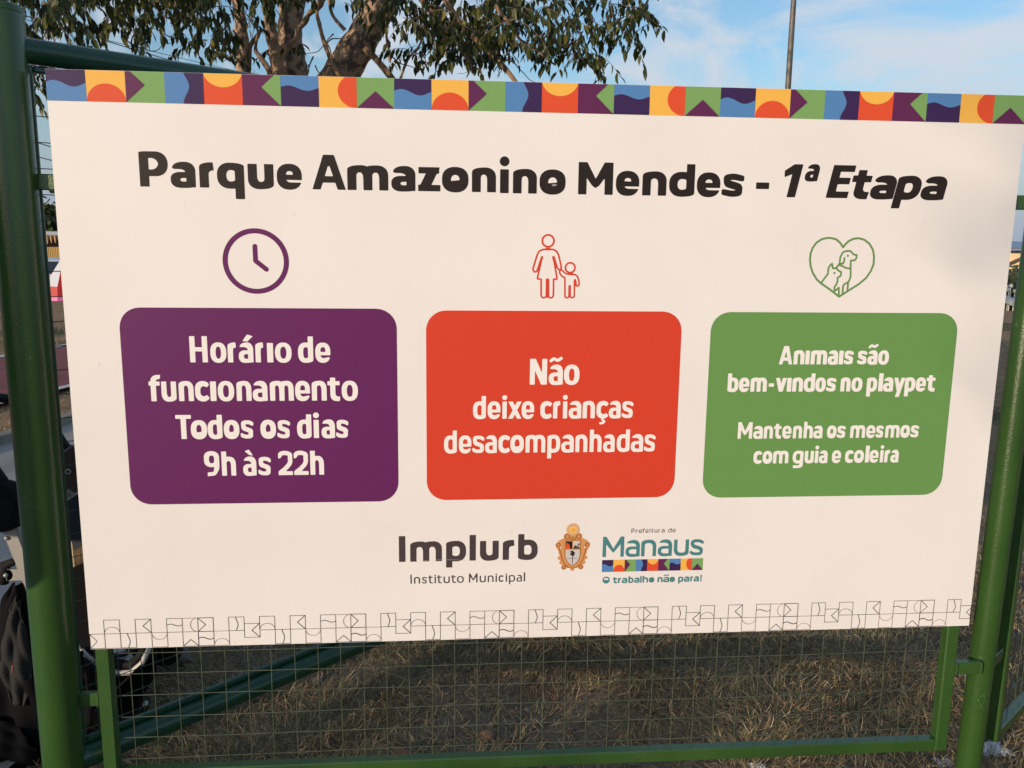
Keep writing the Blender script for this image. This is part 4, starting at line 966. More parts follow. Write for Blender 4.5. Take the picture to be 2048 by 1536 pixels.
# the 300 leaves that show largest are parts of their own
ev = np.array(tuple(EYE)); q = P-ev; zc = q@np.array(tuple(fw)); ux = q@np.array(tuple(rt2))/zc*F+1024; uy = 768-q@np.array(tuple(up2))/zc*F
score = np.where((ux > 30) & (ux < 2040) & (uy > 5) & (uy < 165), S/zc, 0)
top = np.argsort(-score)[:300]; rest = np.setdiff1d(np.arange(len(P)), top)
o = link('leaves', leaves_mesh('leaves', P[rest], Rm[rest], S[rest], Tn[rest]), tree, [LEAFM]); o['kind'] = 'stuff'
variants = []
for t in (.1, .3, .5, .7, .9):
    mm = leaves_mesh('leaf', np.zeros((1, 3)), np.eye(3)[None], np.ones(1), np.array([t])); mm.materials.append(LEAFM); variants.append(mm)
for i in top:
    o = bpy.data.objects.new('leaf', variants[min(4, int(Tn[i]*5))]); COL.objects.link(o); o.parent = tree
    M = Matrix(Rm[i].tolist()).to_4x4(); M = Matrix.Translation(Vector(P[i])-tree.location)@M@Matrix.Scale(S[i], 4); o.matrix_local = M

# leafy masses built the same way: far trees, bushes
def leafy(name, label, cat, c, rad, n, size, m, group=None, trunk=None, seed=1, tintb=.35, hollow=.55):
    t = empty(name, (c[0], c[1], c[2])); tag(t, label, cat, group)
    g = np.random.default_rng(seed); v = g.normal(size=(n, 3)); v /= np.linalg.norm(v, axis=1, keepdims=True)
    lob = 1+.28*np.sin(v[:, 0]*4.1+seed)*np.cos(v[:, 2]*3.7+seed*2)+.16*np.sin(v[:, 1]*9+seed*3+v[:, 2]*7)
    r = (hollow+(1-hollow)*g.random(n))**.6*lob
    P = v*r[:, None]*np.array(rad)[None]+np.array((c[0], c[1], c[2]+rad[2]*1.02))[None]
    P[:, 2] = np.maximum(P[:, 2], c[2]+.03)
    d = g.normal(size=(n, 3)); d[:, 2] -= .4
    me = leaves_mesh('crown', P, frames(d, g.normal(size=(n, 3))+[0, 0, .6]), size*(.6+.8*g.random(n)), np.clip(tintb+g.normal(0, .2, n), 0, 1), Wd=np.full(n, 1.9))
    link('crown', me, t, [m])
    b = MB(); h = trunk or rad[2]*.9
    b.tube([(c[0], c[1], c[2]-.3), (c[0]+.02, c[1], c[2]+h*.5), (c[0]-.03, c[1], c[2]+h)], [rad[0]*.09+.02, rad[0]*.07+.015, rad[0]*.04+.01], n=8); b.build('trunk', TWIG, t)
    return t
def gz_(x, y): return float(dune(np.array(x, float), np.array(y, float)))
def ground_at(px, D):
    p = at(px, 500, D); return p.x, p.y, gz_(p.x, p.y)
def h_at(px, py, D): return at(px, py, D).z
# left gap: trees in the distance
for i, (px, D, top_, w_) in enumerate([(-60, 58, 418, 4.2), (45, 62, 405, 4.4), (101, 56, 419, 2.6), (170, 60, 400, 4.6), (300, 64, 408, 4.5)]):
    x, y, z = ground_at(px, D); hz = h_at(px, top_, D)-z
    leafy('broad_tree', ['far round tree at the left end of the tree line', 'far dark tree beyond the sunlit thatch at the left', 'small far tree seen in the slit beside the left post', 'far tree hidden mostly behind the sign', 'far tree wholly behind the sign'][i], 'tree', (x, y, z), (w_, w_*.8, hz/2), 2600, .42, FARLEAF, 'far tree line', seed=11+i, tintb=.3)
# right gap: bushes
for i, (px, D, top_, w_, lab) in enumerate([(2008, 44, 534, 1.9, 'low green bush in front of the far cream house'), (2075, 46, 530, 2.2, 'taller bush beside the far cream house'), (2030, 27, 556, 1.3, 'olive bush in front of the low terracotta wall'), (2085, 26, 552, 1.5, 'olive bush right of the slim post, by the terracotta wall'), (1985, 27, 558, 1.4, 'olive bush half hidden by the right edge of the sign')]):
    x, y, z = ground_at(px, D); hz = max(.5, h_at(px, top_, D)-z)
    leafy('bush', lab, 'bush', (x, y, z), (w_, w_*.7, hz/2), 1300, .16, FARLEAF, 'bushes beyond the white kerb', seed=31+i, tintb=.45)

# ---------------------------------------------------------------- dry grass
g = np.random.default_rng(5)
def blades(n, dmin, dmax, a0, a1, seed):
    g = np.random.default_rng(seed)
    d = np.exp(g.uniform(np.log(dmin), np.log(dmax), n)); a = np.radians(g.uniform(a0, a1, n))
    x = .7585+d*np.sin(a); y = -1.789+d*np.cos(a)
    nn_ = x*NX.x+y*NX.y
    dens = .5+.5*np.sin(x*2.9+1.3*np.sin(y*3.1))*np.sin(y*3.7+1.1*np.sin(x*4.3+2)); dens = dens+.25*np.sin(x*11+y*7)*np.sin(y*13-x*5)
    bare = np.exp(-(((x-1.0)/.42)**2+((y-.5)/.3)**2))*.62+np.exp(-(((x-.45)/.16)**2+((y-.8)/.12)**2))*.7+np.exp(-(((x-.2)/.2)**2+((y-.5)/.1)**2))*.5
    keep = g.random(n) < np.clip(.5+.6*dens-bare, .16, 1)
    keep &= ~((nn_ > -3.12) & (nn_ < -.40)); keep &= ~((nn_ > -6.0) & (nn_ < -3.95)); keep &= np.hypot(x+.077, y) > .05
    x, y, d = x[keep], y[keep], d[keep]; n = len(x); z = dune(x, y)-.004
    az = g.uniform(0, 2*np.pi, n); cl = np.sin(x*9+2*np.sin(y*7))*2.2+np.sin(y*6)*1.5; az = np.where(g.random(n) < .55, cl+g.normal(0, .5, n), az)
    el = np.radians(np.clip(g.normal(22, 20, n), 2, 80))
    Dv = np.stack([np.cos(az)*np.cos(el), np.sin(az)*np.cos(el), np.sin(el)], 1)
    L = (.010+.042*g.random(n)**1.5)*(.9+.1*d/2); tint = np.clip(g.beta(1.2, 1.7, n)+.12*np.sin(x*1.9+y*2.3)+.15*(x > 1.5), 0, 1)
    Rm = frames(Dv, np.stack([g.normal(0, .5, n), g.normal(0, .5, n), np.ones(n)], 1))
    return np.stack([x, y, z+.002+g.random(n)*.014], 1), Rm, L, tint, np.clip(.0008+.0004*d, .0013, .005)/L
BV = np.array([(0, -.5, 0), (0, .5, 0), (.36, -.45, .10), (.36, .45, .10), (.70, 1.2, .10), (.70, 2.0, .10), (.98, 5.0, -.01)]); BF3 = np.array([(0, 2, 1), (1, 2, 3), (2, 4, 3), (3, 4, 5), (4, 6, 5)])
def straw_mat():
    m = leaf_mat('dry_straw', (.19, .14, .08), (.42, .31, .17), (.66, .53, .34), .15); m.node_tree.nodes['Principled BSDF'].inputs['Roughness'].default_value = .8
    m.node_tree.nodes['Principled BSDF'].inputs['Specular IOR Level'].default_value = .2
    return m
STRAW = straw_mat()
GRN = leaf_mat('green_blades', (.12, .12, .06), (.21, .20, .095), (.33, .30, .16), .15)
A = [blades(280000, 1.75, 4.2, -32, 48, 1), blades(60000, 4.2, 14, -38, 45, 2)]
cat_ = [np.concatenate([a[i] for a in A]) for i in range(5)]
gm = np.random.default_rng(9).random(len(cat_[0])) < .30
for nm, mk, m_, lab in (('dry_grass', ~gm, STRAW, 'dry straw coloured grass matted over the soil behind the fence'), ('green_grass', gm, GRN, 'sparse dull green blades among the dry grass')):
    me = leaves_mesh(nm, cat_[0][mk], cat_[1][mk], cat_[2][mk], cat_[3][mk], V=BV, Fc=BF3, Wd=cat_[4][mk]); me.materials.append(m_)
    o = bpy.data.objects.new(nm, me); COL.objects.link(o); tag(o, lab, 'grass', kind='stuff')
# small gravel and clods on the bare soil: nobody could count it
b = MB(); r_ = random.Random(4)
for i in range(2600):
    x = r_.gauss(.95, .55); y = abs(r_.gauss(.5, .45))+.05; s_ = r_.uniform(.0018, .0062)*(1.4 if r_.random() < .1 else 1)
    b.blob((x, y, gz_(x, y)+s_*.3), (s_*r_.uniform(.8, 1.4), s_, s_*.7), n=1, seed=i, mi=(1 if r_.random() < .06 else 0))
o = b.build('gravel', [mat('soil_clod', (.13, .095, .065), .95), mat('pale_grit', (.19, .165, .135), .9)]); tag(o, 'scattered grit and soil crumbs on the bare patch', 'gravel', kind='stuff')
for i, (px, py, w_, h_, col, lab, nm) in enumerate([
        (637, 1357, 26, 20, (.12, .11, .10), 'dark grey stone just below the left bottom rail', 'stone'),
        (864, 1448, 14, 10, (.36, .25, .16), 'small tan pebble, leftmost of the three tan stones in the soil', 'stone'),
        (984, 1443, 17, 12, (.45, .30, .17), 'bright tan stone in the middle of the bare soil', 'stone'),
        (972, 1471, 36, 26, (.17, .12, .075), 'large brown clod below the bright tan stone', 'clod'),
        (1014, 1479, 18, 18, (.15, .10, .07), 'reddish brown clod right of the large brown clod', 'clod'),
        (1316, 1491, 15, 12, (.16, .16, .15), 'small grey stone by the bottom frame bar', 'stone'),
        (1346, 1490, 22, 22, (.10, .115, .13), 'dark blue grey stone standing by the bottom frame bar', 'stone'),
        (815, 1520, 52, 30, (.24, .12, .075), 'broken reddish brick lump behind the bottom frame bar', 'brick_fragment'),
        (870, 1522, 36, 24, (.20, .15, .10), 'tan lump beside the broken brick, behind the bottom frame bar', 'stone'),
        (1810, 1463, 18, 12, (.22, .21, .19), 'grey stone in the straw near the right frame bar', 'stone'),
        (2022, 1470, 22, 14, (.20, .15, .11), 'brown stone below the right side panel', 'stone'),
        (340, 1325, 60, 46, (.15, .14, .12), 'rough concrete lump beside the pushchair wheel', 'stone'),
        (150, 872, 20, 14, (.30, .22, .13), 'tan stone lying at the kerb beyond the left post', 'stone'),
        (1026, 1415, 10, 10, (.34, .20, .10), 'tiny orange pebble above the tan stones', 'stone')]):
    p = on_z(px, py, .01); s_ = w_/F*(p-EYE).length/2
    b = MB(); b.blob((p.x, p.y, gz_(p.x, p.y)+s_*.25), (s_, s_*.85, s_*h_/w_*.9), n=3, seed=50+i, amp=.22)
    o = b.build(nm, mat('stone_%d' % i, col, .9, var=tuple(c*.6 for c in col), scale=60, bump=.8, bscale=150)); tag(o, lab, nm.replace('_', ' ') if nm != 'brick_fragment' else 'brick')
# crumpled paper
PAPER = mat('dirty_white_paper', (.80, .81, .82), .8, var=(.60, .61, .63), scale=60)
for i, (px, py, w_, h_, lab) in enumerate([(1984, 1494, 46, 22, 'crumpled white paper on the straw below the right side panel'), (1888, 1527, 26, 10, 'flat scrap of white paper left of the right post'), (1518, 1528, 30, 9, 'grey plastic scrap in the grass under the bottom frame bar'), (1925, 1350, 16, 6, 'small white scrap behind the lower right tab')]):
    p = on_z(px, py, .015); s_ = w_/F*(p-EYE).length; gg = np.random.default_rng(70+i); k = 12
    b = MB(); vs = []
    for a in range(k+1):
        for c in range(k+1):
            u_, v_ = a/k-.5, c/k-.5; rd = max(abs(u_), abs(v_))*2
            vs.append((p.x+u_*s_*(1+.2*math.sin(c*2.1+i)), p.y+v_*s_*.8*(1+.25*math.sin(a*1.7)), gz_(p.x, p.y)+.006+(1-rd)*s_*.35*h_/w_*2*abs(math.sin(a*1.3+i)*math.cos(c*1.1+1))+gg.random()*.006))
    b.add(vs, [(a*(k+1)+c, a*(k+1)+c+1, (a+1)*(k+1)+c+1, (a+1)*(k+1)+c) for a in range(k) for c in range(k)])
    tag(b.build('paper_scrap', PAPER), lab, 'paper')
# ---------------------------------------------------------------- lamp pole and cables
GALV = mat('weathered_steel', (.10, .095, .085), .55, metal=.3, var=(.16, .15, .13), scale=12)
pc = at(1576, 175, 16.0); lp = empty('lamp_post', (pc.x, pc.y, 0)); tag(lp, 'tall thin grey pole rising behind the right part of the sign', 'pole')
b = MB(); b.tube([(pc.x, pc.y, 0), (pc.x, pc.y, 3), (pc.x, pc.y, 5.5), (pc.x, pc.y, 8.0)], [.062, .052, .045, .038], n=16); b.build('shaft', GALV, lp)
b = MB(); b.box((pc.x, pc.y, .012), (.3, .3, .024), bev=.004); b.tube([(pc.x+.11, pc.y+.11, .02), (pc.x+.11, pc.y+.11, .05)], .012, n=6); b.tube([(pc.x-.11, pc.y-.11, .02), (pc.x-.11, pc.y-.11, .05)], .012, n=6); b.build('base_plate', GALV, lp)
CAB = mat('haze_toned_cable', (.22, .25, .30), .7)  # distance haze is put into the colour, a lightened blue-grey
for i, (pa, pb, Da, Db, lab) in enumerate([((186, 76), (389, 134), 22, 27, 'upper overhead cable crossing the sky left of the tree'), ((270, 95), (372, 118), 23, 25, 'thinner overhead cable just right of the upper one'),
                                       ((80, 287), (97, 292), 24, 24.6, 'lower overhead cable seen in the slit beside the left post'), ((80, 315), (97, 319), 24, 24.5, 'lowest overhead cable in the slit beside the left post')]):
    a, c = at(*pa, Da), at(*pb, Db); d = (c-a).normalized(); A, B_ = a-d*14, c+d*22; n = 30
    pts = []
    for k in range(n+1):
        t = k/n; p = A.lerp(B_, t); s0 = ((a-A).length+(c-a).length*.5)/(B_-A).length
        pts.append(p+Vector((0, 0, .35*((2*t-1)**2-(2*s0-1)**2))))
    b = MB(); b.tube(pts, .013 if i != 1 else .008, n=6); tag(b.build('overhead_cable', CAB), lab, 'cable', 'overhead cables at the left')

# ---------------------------------------------------------------- far things in the slit at the left
def fbox(name, m, par, px0, px1, py0, py1, D, depth, bev=0.0, z0=None):
    a, c = at(px0, py0, D), at(px1, py1, D); az = (a+c)/2-EYE; az.z = 0; az.normalize(); xr = Vector((az.y, -az.x, 0))
    M = Matrix((xr, az, Vector((0, 0, 1)))).transposed(); top_, bot = a.z, c.z if z0 is None else z0
    cc = (a+c)/2+az*(depth/2); b = MB(); b.box((cc.x, cc.y, (top_+bot)/2), (abs((c-a).dot(xr)), depth, top_-bot), M=M, bev=bev); return b.build(name, m, par)
CREAM = mat('cream_render', (.72, .60, .38), .85, var=(.62, .50, .31), scale=.8); ROOF = mat('grey_sheet_roof', (.26, .23, .22), .7, var=(.2, .18, .17), scale=2)
DARKW = mat('dark_opening_and_shade', (.02, .02, .022), .4); TIMB = mat('brown_timber', (.12, .06, .035), .85); YEL = mat('yellow_picket_paint', (.62, .40, .14), .8)
WHITEP = mat('white_car_paint', (.62, .64, .68), .25, coat=.6); GLS = mat('car_glass', (.02, .03, .04), .08); REDF = mat('red_vinyl', (.45, .02, .02), .35); PINK = mat('pink_vinyl', (.6, .16, .35), .4)
RUB = mat('black_rubber', (.012, .012, .013), .8)
x, y, z = ground_at(105, 50); sh = empty('market_shed', (x, y, z)); tag(sh, 'long low shed with white roof and thatch edge, far left behind the yellow pickets', 'shed')
fbox('wall', TIMB, sh, 30, 260, 478, 500, 50, 3, z0=z)
fbox('roof', mat('white_sheet_roof', (.55, .58, .62), .5), sh, 20, 270, 462, 472, 49.6, 4)
rr3 = random.Random(8)
for i in range(30):
    px = 30+i*8; p = at(px, 471, 49.4); b = MB(); h_ = rr3.uniform(.28, .5); b.tube([p, p-Vector((0, 0, h_))], [.09, .02], n=5); b.build('thatch_tuft', mat('thatch', (.45, .30, .16), .9) if i == 0 else bpy.data.materials['thatch'], sh)
x, y, z = ground_at(105, 40); fe = empty('picket_fence', (x, y, z)); tag(fe, 'sunlit yellow picket fence, far left in front of the shed', 'fence')
for i in range(46):
    p = at(40+i*3.6, 494, 40); b = MB(); b.box((p.x, p.y, (p.z+z)/2), (.07, .03, p.z-z)); b.build('picket', YEL, fe)
for py in (498, 511):
    a, c = at(38, py, 40.1), at(206, py, 40.1); b = MB(); b.tube([a, c], .03, n=4); b.build('rail', YEL, fe)
def car(name, label, px, D, rot, paint, group=None, L=4.1):
    x, y, z = ground_at(px, D); t = empty(name, (x, y, z)); tag(t, label, 'car', group)
    M = Matrix.Rotation(rot, 3, 'Z'); T = lambda p: Vector((x, y, z))+M@Vector(p)
    prof = [(-L/2, .35), (-L/2, .75), (-L*.46, .92), (-L*.30, .98), (-L*.17, 1.42), (L*.16, 1.46), (L*.33, 1.05), (L*.47, .98), (L/2, .7), (L/2, .35)]
    b = MB(); n = len(prof)
    for w_ in (.82,):
        vs = [T((p[0], s*w_*(1 if p[1] < 1.1 else .84), p[1])) for s in (-1, 1) for p in prof]
        b.add(vs, [tuple(range(n))[::-1], tuple(range(n, 2*n))]+[(i, i+1, n+i+1, n+i) for i in range(n-1)]+[(n-1, 0, n, 2*n-1)])
    b.build('body', paint, t)
    for (xa, za, xb, zb) in ((-L*.285, 1.03, -L*.18, 1.38), (L*.175, 1.40, L*.31, 1.09)):
        o_ = -.012 if xa < 0 else .012
        b = MB(); vs = [T((xa+o_, s*.66, za+.01)) for s in (-1, 1)]+[T((xb+o_, s*.62, zb+.01)) for s in (1, -1)]; b.add(vs, [(0, 1, 2, 3)]); b.build('windscreen', GLS, t)
    for s in (-1, 1):
        b = MB(); b.add([T((-L*.24, s*.80, 1.0)), T((L*.28, s*.80, 1.06)), T((L*.15, s*.715, 1.40)), T((-L*.16, s*.715, 1.37))], [(0, 1, 2, 3)]); b.build('side_window', GLS, t)
        for xw in (-L*.31, L*.31):
            c = T((xw, s*.76, .31)); ax = M@Vector((0, s, 0)); b = MB(); b.tube([c-ax*.1, c-ax*.08, c+ax*.08, c+ax*.1], [.27, .31, .31, .27], n=18); wo = b.build('wheel', RUB, t)
            b = MB(); b.tube([c+ax*.1, c+ax*.112], [.17, .15], n=12); b.build('rim', GALV, wo)
    return t
car('parked_car', 'pale parked car far left, between the pickets and the red play tent', 112, 30, R(100), WHITEP)
x, y, z = ground_at(112, 19.5); tt = empty('play_tent', (x, y, z)); tag(tt, 'small red and white play tent with pink hem, on the far lawn at the left', 'tent')
px_m = F/19.5; c0 = Vector((x+.15, y, z)); hz = h_at(112, 532, 19.5)-z; hb = .30
for i in range(8):
    a0, a1 = i*math.tau/8, (i+1)*math.tau/8
    b = MB(); P_ = lambda a, r_, h_: c0+Vector((r_*math.cos(a), r_*math.sin(a), h_))
    b.add([P_(a0, .42, hz*.42), P_(a1, .42, hz*.42), c0+Vector((0, 0, hz+.25))], [(0, 1, 2)]); b.build('roof_panel', REDF if i != 5 else WHITEP, tt)
    b = MB(); b.add([P_(a0, .45, .06), P_(a1, .45, .06), P_(a1, .42, hz*.42), P_(a0, .42, hz*.42)], [(0, 1, 2, 3)]); b.build('wall_panel', REDF, tt)
    b = MB(); b.add([P_(a0, .47, -.02), P_(a1, .47, -.02), P_(a1, .45, .08), P_(a0, .45, .08)], [(0, 1, 2, 3)]); b.build('hem', PINK, tt)

# ---------------------------------------------------------------- far things in the slit at the right
x, y, z = ground_at(2035, 62); ho = empty('house', (x, y, z)); tag(ho, 'far cream house, flat grey roof and outside stair, under the river line at the right', 'house')
fbox('wall', CREAM, ho, 1940, 2200, 505, 560, 62, 6, z0=z)
fbox('roof', ROOF, ho, 1930, 2210, 496, 503, 61.2, 8)
fbox('eave_shade', DARKW, ho, 1936, 2204, 503, 507, 61.6, 7)  # near-black strip stands in for the shade under the roof edge
fbox('window', DARKW, ho, 2033, 2042, 508, 516, 61.95, .2)
fbox('door', TIMB, ho, 2070, 2084, 512, 545, 61.95, .2, z0=z)
b = MB(); b.tube([at(2005, 533, 61.5), at(2060, 508, 61.5)], .085, n=6); b.build('stair_rail', TIMB, ho)
car('parked_car', 'small dark red car half hidden between bushes at the right', 2022, 33, R(35), mat('dark_red_paint', (.16, .015, .02), .3, coat=.6))
x, y, z = ground_at(2035, 30); wl = empty('low_wall', (x, y, z)); tag(wl, 'low terracotta wall between the bushes at the right', 'wall')
fbox('coping', mat('terracotta', (.42, .15, .07), .8), wl, 1960, 2150, 549, 554, 30, .3); fbox('wall_body', mat('terracotta_dark', (.28, .11, .06), .85), wl, 1962, 2148, 554, 575, 30.03, .24, z0=z)
for i, (px, D, py) in enumerate([(2012, 24, 574), (2022, 23.5, 572), (2018, 24.5, 580), (2030, 23.8, 582)]):
    p = at(px, py, D); b = MB(); b.blob(p, (.05, .05, .045), n=2, seed=i+5); 
    zz_ = gz_(p.x, p.y); b.tube([(p.x, p.y, zz_), (p.x, p.y, p.z)], .012, n=4)
    tag(b.build('white_flower_head', mat('white_bloom', (.7, .68, .6), .8) if i == 0 else bpy.data.materials['white_bloom']), ['white flower head nearest the sign edge, beyond the far white kerb', 'highest white flower head by the slim post, beyond the far white kerb', 'white flower head in the middle of the small cluster beyond the kerb', 'lowest white flower head, close beside the slim right post'][i], 'flower', 'white flower heads beyond the kerb')

# ---------------------------------------------------------------- pushchair on the path, seen past the left post
ALU = mat('brushed_aluminium', (.48, .47, .45), .38, metal=.85, bump=.1, bscale=300); FOAM = mat('black_foam', (.009, .009, .010), .75, spec=.25, bump=.3, bscale=500)
FAB = mat('black_pushchair_fabric', (.008, .008, .009), .9, spec=.08, bump=.9, bscale=420); NET = mat('black_netting', (.014, .014, .014), .8, spec=.15, var=(.04, .04, .04), scale=380)
WPL = mat('pale_grey_plastic', (.50, .49, .47), .4); BROWN = mat('brown_leatherette', (.035, .018, .012), .5); NAVY = mat('navy_fabric', (.012, .016, .028), .7)
YP = .36
pu = empty('pushchair', (-.25, .5, .03)); tag(pu, 'black pushchair with silver frame and pale bumper, parked on the path behind the left post', 'pushchair')
def Q(px, py, Y=YP): return on_y(px, py, Y)
def slab(name, pts, Y0, th, m, bev=0):
    """flat piece cut to an outline, with thickness"""
    P_ = [Q(*p) for p in pts]; n = len(P_); b = MB(); vs = [(p.x, Y0, p.z) for p in P_]+[(p.x, Y0+th, p.z) for p in P_]
    b.add(vs, [tuple(range(n)), tuple(range(n, 2*n))[::-1]]+[(i, (i+1) % n, n+(i+1) % n, n+i) for i in range(n)]); return b.build(name, m, pu)
ALU = mat('brushed_aluminium_frame', (.36, .35, .33), .5, metal=.5, bump=.1, bscale=300)
for k, dY in enumerate((0.0, .36)):                         # two sides of the frame
    Y0 = YP+dY; V2 = lambda px, py, dy=0: Vector((Q(px, py).x, Y0+dy, Q(px, py).z))
    a, c = V2(17, 1045), V2(150, 1386); d_ = (c-a).normalized(); M = Matrix((d_, Vector((0, 1, 0)), d_.cross(Vector((0, 1, 0))))).transposed()
    b = MB(); b.box((a+c)/2, ((c-a).length, .020, .040), M=M, bev=.006); b.build('frame_tube', ALU, pu)
    h = V2(8, 1010); b = MB()
    b.lathe([(0, -.024), (.050, -.024), (.062, -.017), (.066, 0), (.062, .017), (.050, .024), (0, .024)], h, axis='Y', n=28)
    for r_ in (.060, .048, .036): b.lathe([(r_-.003, -.025), (r_, -.030), (r_+.003, -.025)], h, axis='Y', n=28)
    b.build('fold_joint', FOAM, pu)
    b = MB(); b.tube([V2(-70, 905), V2(-30, 925), V2(8, 985), V2(22, 1050)], [.020, .022, .026, .022], n=14); b.build('joint_arm', FOAM, pu)
    for (px, py) in ((18, 1073), (16, 1147)):
        b = MB(); b.lathe([(0, -.004), (.0045, -.0035), (.0062, 0), (.0062, .012)], V2(px, py, -.012), axis='Y', n=12); b.build('rivet', ALU, pu)
    hp_ = V2(16, 1147, -.006); b = MB(); b.lathe([(0, -.003), (.016, -.003), (.016, .003), (0, .003)], hp_, axis='Y', n=20); b.box((hp_.x+.022, Y0-.006, hp_.z-.001), (.044, .006, .031), bev=.001); b.build('hinge_plate', ALU, pu)
    b = MB(); b.tube([V2(4, 1165), V2(10, 1130), V2(30, 1122)], [.016, .014, .010], n=10); b.build('hinge_hook', FOAM, pu)
    b = MB(); b.tube([V2(-20, 1418), V2(70, 1500), V2(130, 1560)], .010, n=10); b.build('lower_strut', FOAM, pu)
    b = MB(); b.tube([V2(-6, 1400), V2(0, 1460), V2(10, 1545)], .008, n=10); b.build('rear_strut', ALU, pu)
b = MB(); a = Q(-70, 905); b.tube([(a.x, YP, a.z), (a.x-.05, YP+.02, a.z+.07), (a.x-.07, YP+.08, a.z+.085), (a.x-.07, YP+.28, a.z+.085), (a.x-.05, YP+.34, a.z+.07), (a.x, YP+.36, a.z)], .014, n=12); b.build('handle', FOAM, pu)
def sheet(name, rows, m, thick=.010):
    b = MB(); nr = len(rows); nc = len(rows[0]); vs = [Vector(p) for r_ in rows for p in r_]
    b.add(vs, [(i*nc+j, i*nc+j+1, (i+1)*nc+j+1, (i+1)*nc+j) for i in range(nr-1) for j in range(nc-1)], 0, True)
    o = b.build(name, m, pu); md = o.modifiers.new('thickness', 'SOLIDIFY'); md.thickness = thick; md2 = o.modifiers.new('soft', 'SUBSURF'); md2.levels = md2.render_levels = 1; return o
def rib(pxs, Ya=YP+.02, Yb=YP+.34, sag=.02):
    rows = []
    for px, py in pxs:
        p = Q(px, py); rows.append([(p.x, Ya+(Yb-Ya)*t/6, p.z-sag*math.sin(math.pi*t/6)) for t in range(7)])
    return rows
sheet('seat_back', rib([(-10, 1190), (0, 1260), (16, 1340), (40, 1420), (70, 1480), (100, 1515)]), FAB)
sheet('seat', rib([(100, 1515), (150, 1450), (205, 1410), (250, 1372), (275, 1345)]), FAB)
def drape(name, Lp, Rp, Y0, m, bulge=.03, fold=.006, seed=1, n=18, side=-1):
    """soft hanging fabric between two edges"""
    rows = []; ph = seed*1.7
    for i in range(n+1):
        t = i/n; l = [np.interp(t, np.linspace(0, 1, len(Lp)), [p[k] for p in Lp]) for k in (0, 1)]; r = [np.interp(t, np.linspace(0, 1, len(Rp)), [p[k] for p in Rp]) for k in (0, 1)]; row = []
        for j in range(n+1):
            u = j/n; p = Q(l[0]+(r[0]-l[0])*u, l[1]+(r[1]-l[1])*u)
            dy = bulge*math.sin(math.pi*u)*(.4+.6*math.sin(math.pi*min(1, t*1.1)))+fold*(math.sin(u*11+t*7+ph)+.7*math.sin(t*23-u*5+ph*2)+.5*math.sin(u*19-t*13+ph))
            row.append((p.x, Y0+side*dy, p.z))
        rows.append(row)
    return sheet(name, rows, m, .004)
for Ys, sd2 in ((YP-.004, -1), (YP+.365, 1)):              # padded side wings with a net pocket
    drape('side_wing', [(30, 1160), (2, 1200), (-18, 1300), (-30, 1400), (-35, 1552)], [(46, 1165), (60, 1235), (88, 1330), (116, 1420), (92, 1535)], Ys, FAB, .02, .007, 1, side=sd2)
    drape('side_wing', [(88, 1330), (104, 1380), (110, 1440), (96, 1520)], [(164, 1300), (178, 1360), (190, 1420), (178, 1475)], Ys, FAB, .015, .006, 3, side=sd2)
    drape('net_pocket', [(42, 1180), (22, 1225), (12, 1290), (14, 1340), (34, 1395)], [(52, 1195), (61, 1245), (72, 1310), (74, 1360), (60, 1402)], Ys+sd2*.022, NET, .012, .005, 5, side=sd2)
    drape('storage_flap', [(-30, 1420), (-22, 1460), (-10, 1500), (0, 1555)], [(44, 1430), (66, 1462), (84, 1490), (72, 1545)], Ys+sd2*.024, FAB, .010, .006, 8, side=sd2)
b = MB(); b.tube([Q(22, 1310, YP-.03), Q(26, 1330, YP-.034), Q(24, 1350, YP-.03)], .0035, n=6); b.build('pull_cord', mat('rust_cord', (.22, .06, .03), .8), pu)
rows = []
for i in range(8):                                         # canopy folded back, brown lining with an eyelet
    t = i/7; an = R(20+150*t); rows.append([])
    for j in range(9):
        s = j/8*math.pi; p = Q(112, 985); rows[-1].append((p.x+.078*math.cos(an)*math.sin(s)*1.1+.01, YP+.17-.17*math.cos(s), p.z+.080*math.sin(an)*math.sin(s)+.01))
sheet('canopy', rows, BROWN, .005)
e_ = Q(137, 943, YP-.006); b = MB(); b.lathe([(.004, -.003), (.0065, -.004), (.008, 0), (.004, 0)], e_, axis='Y', n=16); b.build('eyelet', ALU, pu)
slab('canopy_side', [(128, 905), (144, 892), (160, 900), (170, 960), (152, 985), (134, 975)], YP-.004, .02, BROWN)
slab('canopy_side', [(134, 1002), (150, 992), (158, 1040), (166, 1090), (150, 1100), (142, 1075)], YP-.004, .02, NAVY)
slab('window_panel', [(138, 975), (160, 965), (176, 1010), (178, 1080), (156, 1060), (146, 1000)], YP+.02, .006, WPL)
slab('side_wing', [(140, 1140), (170, 1128), (182, 1200), (186, 1290), (160, 1300), (146, 1230)], YP+.004, .014, FAB)
b = MB(); pts = [Q(150, 1282, .42), Q(172, 1310, .42), Q(200, 1332, .42), Q(232, 1346, .42), Q(262, 1345, .42), Q(284, 1326, .42), Q(297, 1300, .42), Q(302, 1275, .45)]
b.tube(pts, [.004, .006, .0075, .008, .008, .0075, .0065, .005], n=10); b.build('bumper', WPL, pu)
b = MB(); pts = [Q(186, 1300, .435), Q(225, 1328, .435), Q(262, 1330, .435), Q(284, 1308, .435), Q(292, 1280, .45)]; b.tube(pts, [.010, .013, .013, .012, .009], n=10); b.build('bumper_pad', FOAM, pu)
c = Q(236, 1292, .50); b = MB(); b.lathe([(0, -.014), (.04, -.012), (.066, -.003), (.074, .009), (.07, .014)], c, n=28); b.build('tray', NAVY, pu)
slab('footrest', [(165, 1305), (200, 1338), (224, 1352), (236, 1366), (222, 1382), (190, 1374), (165, 1345)], .45, .04, WPL)
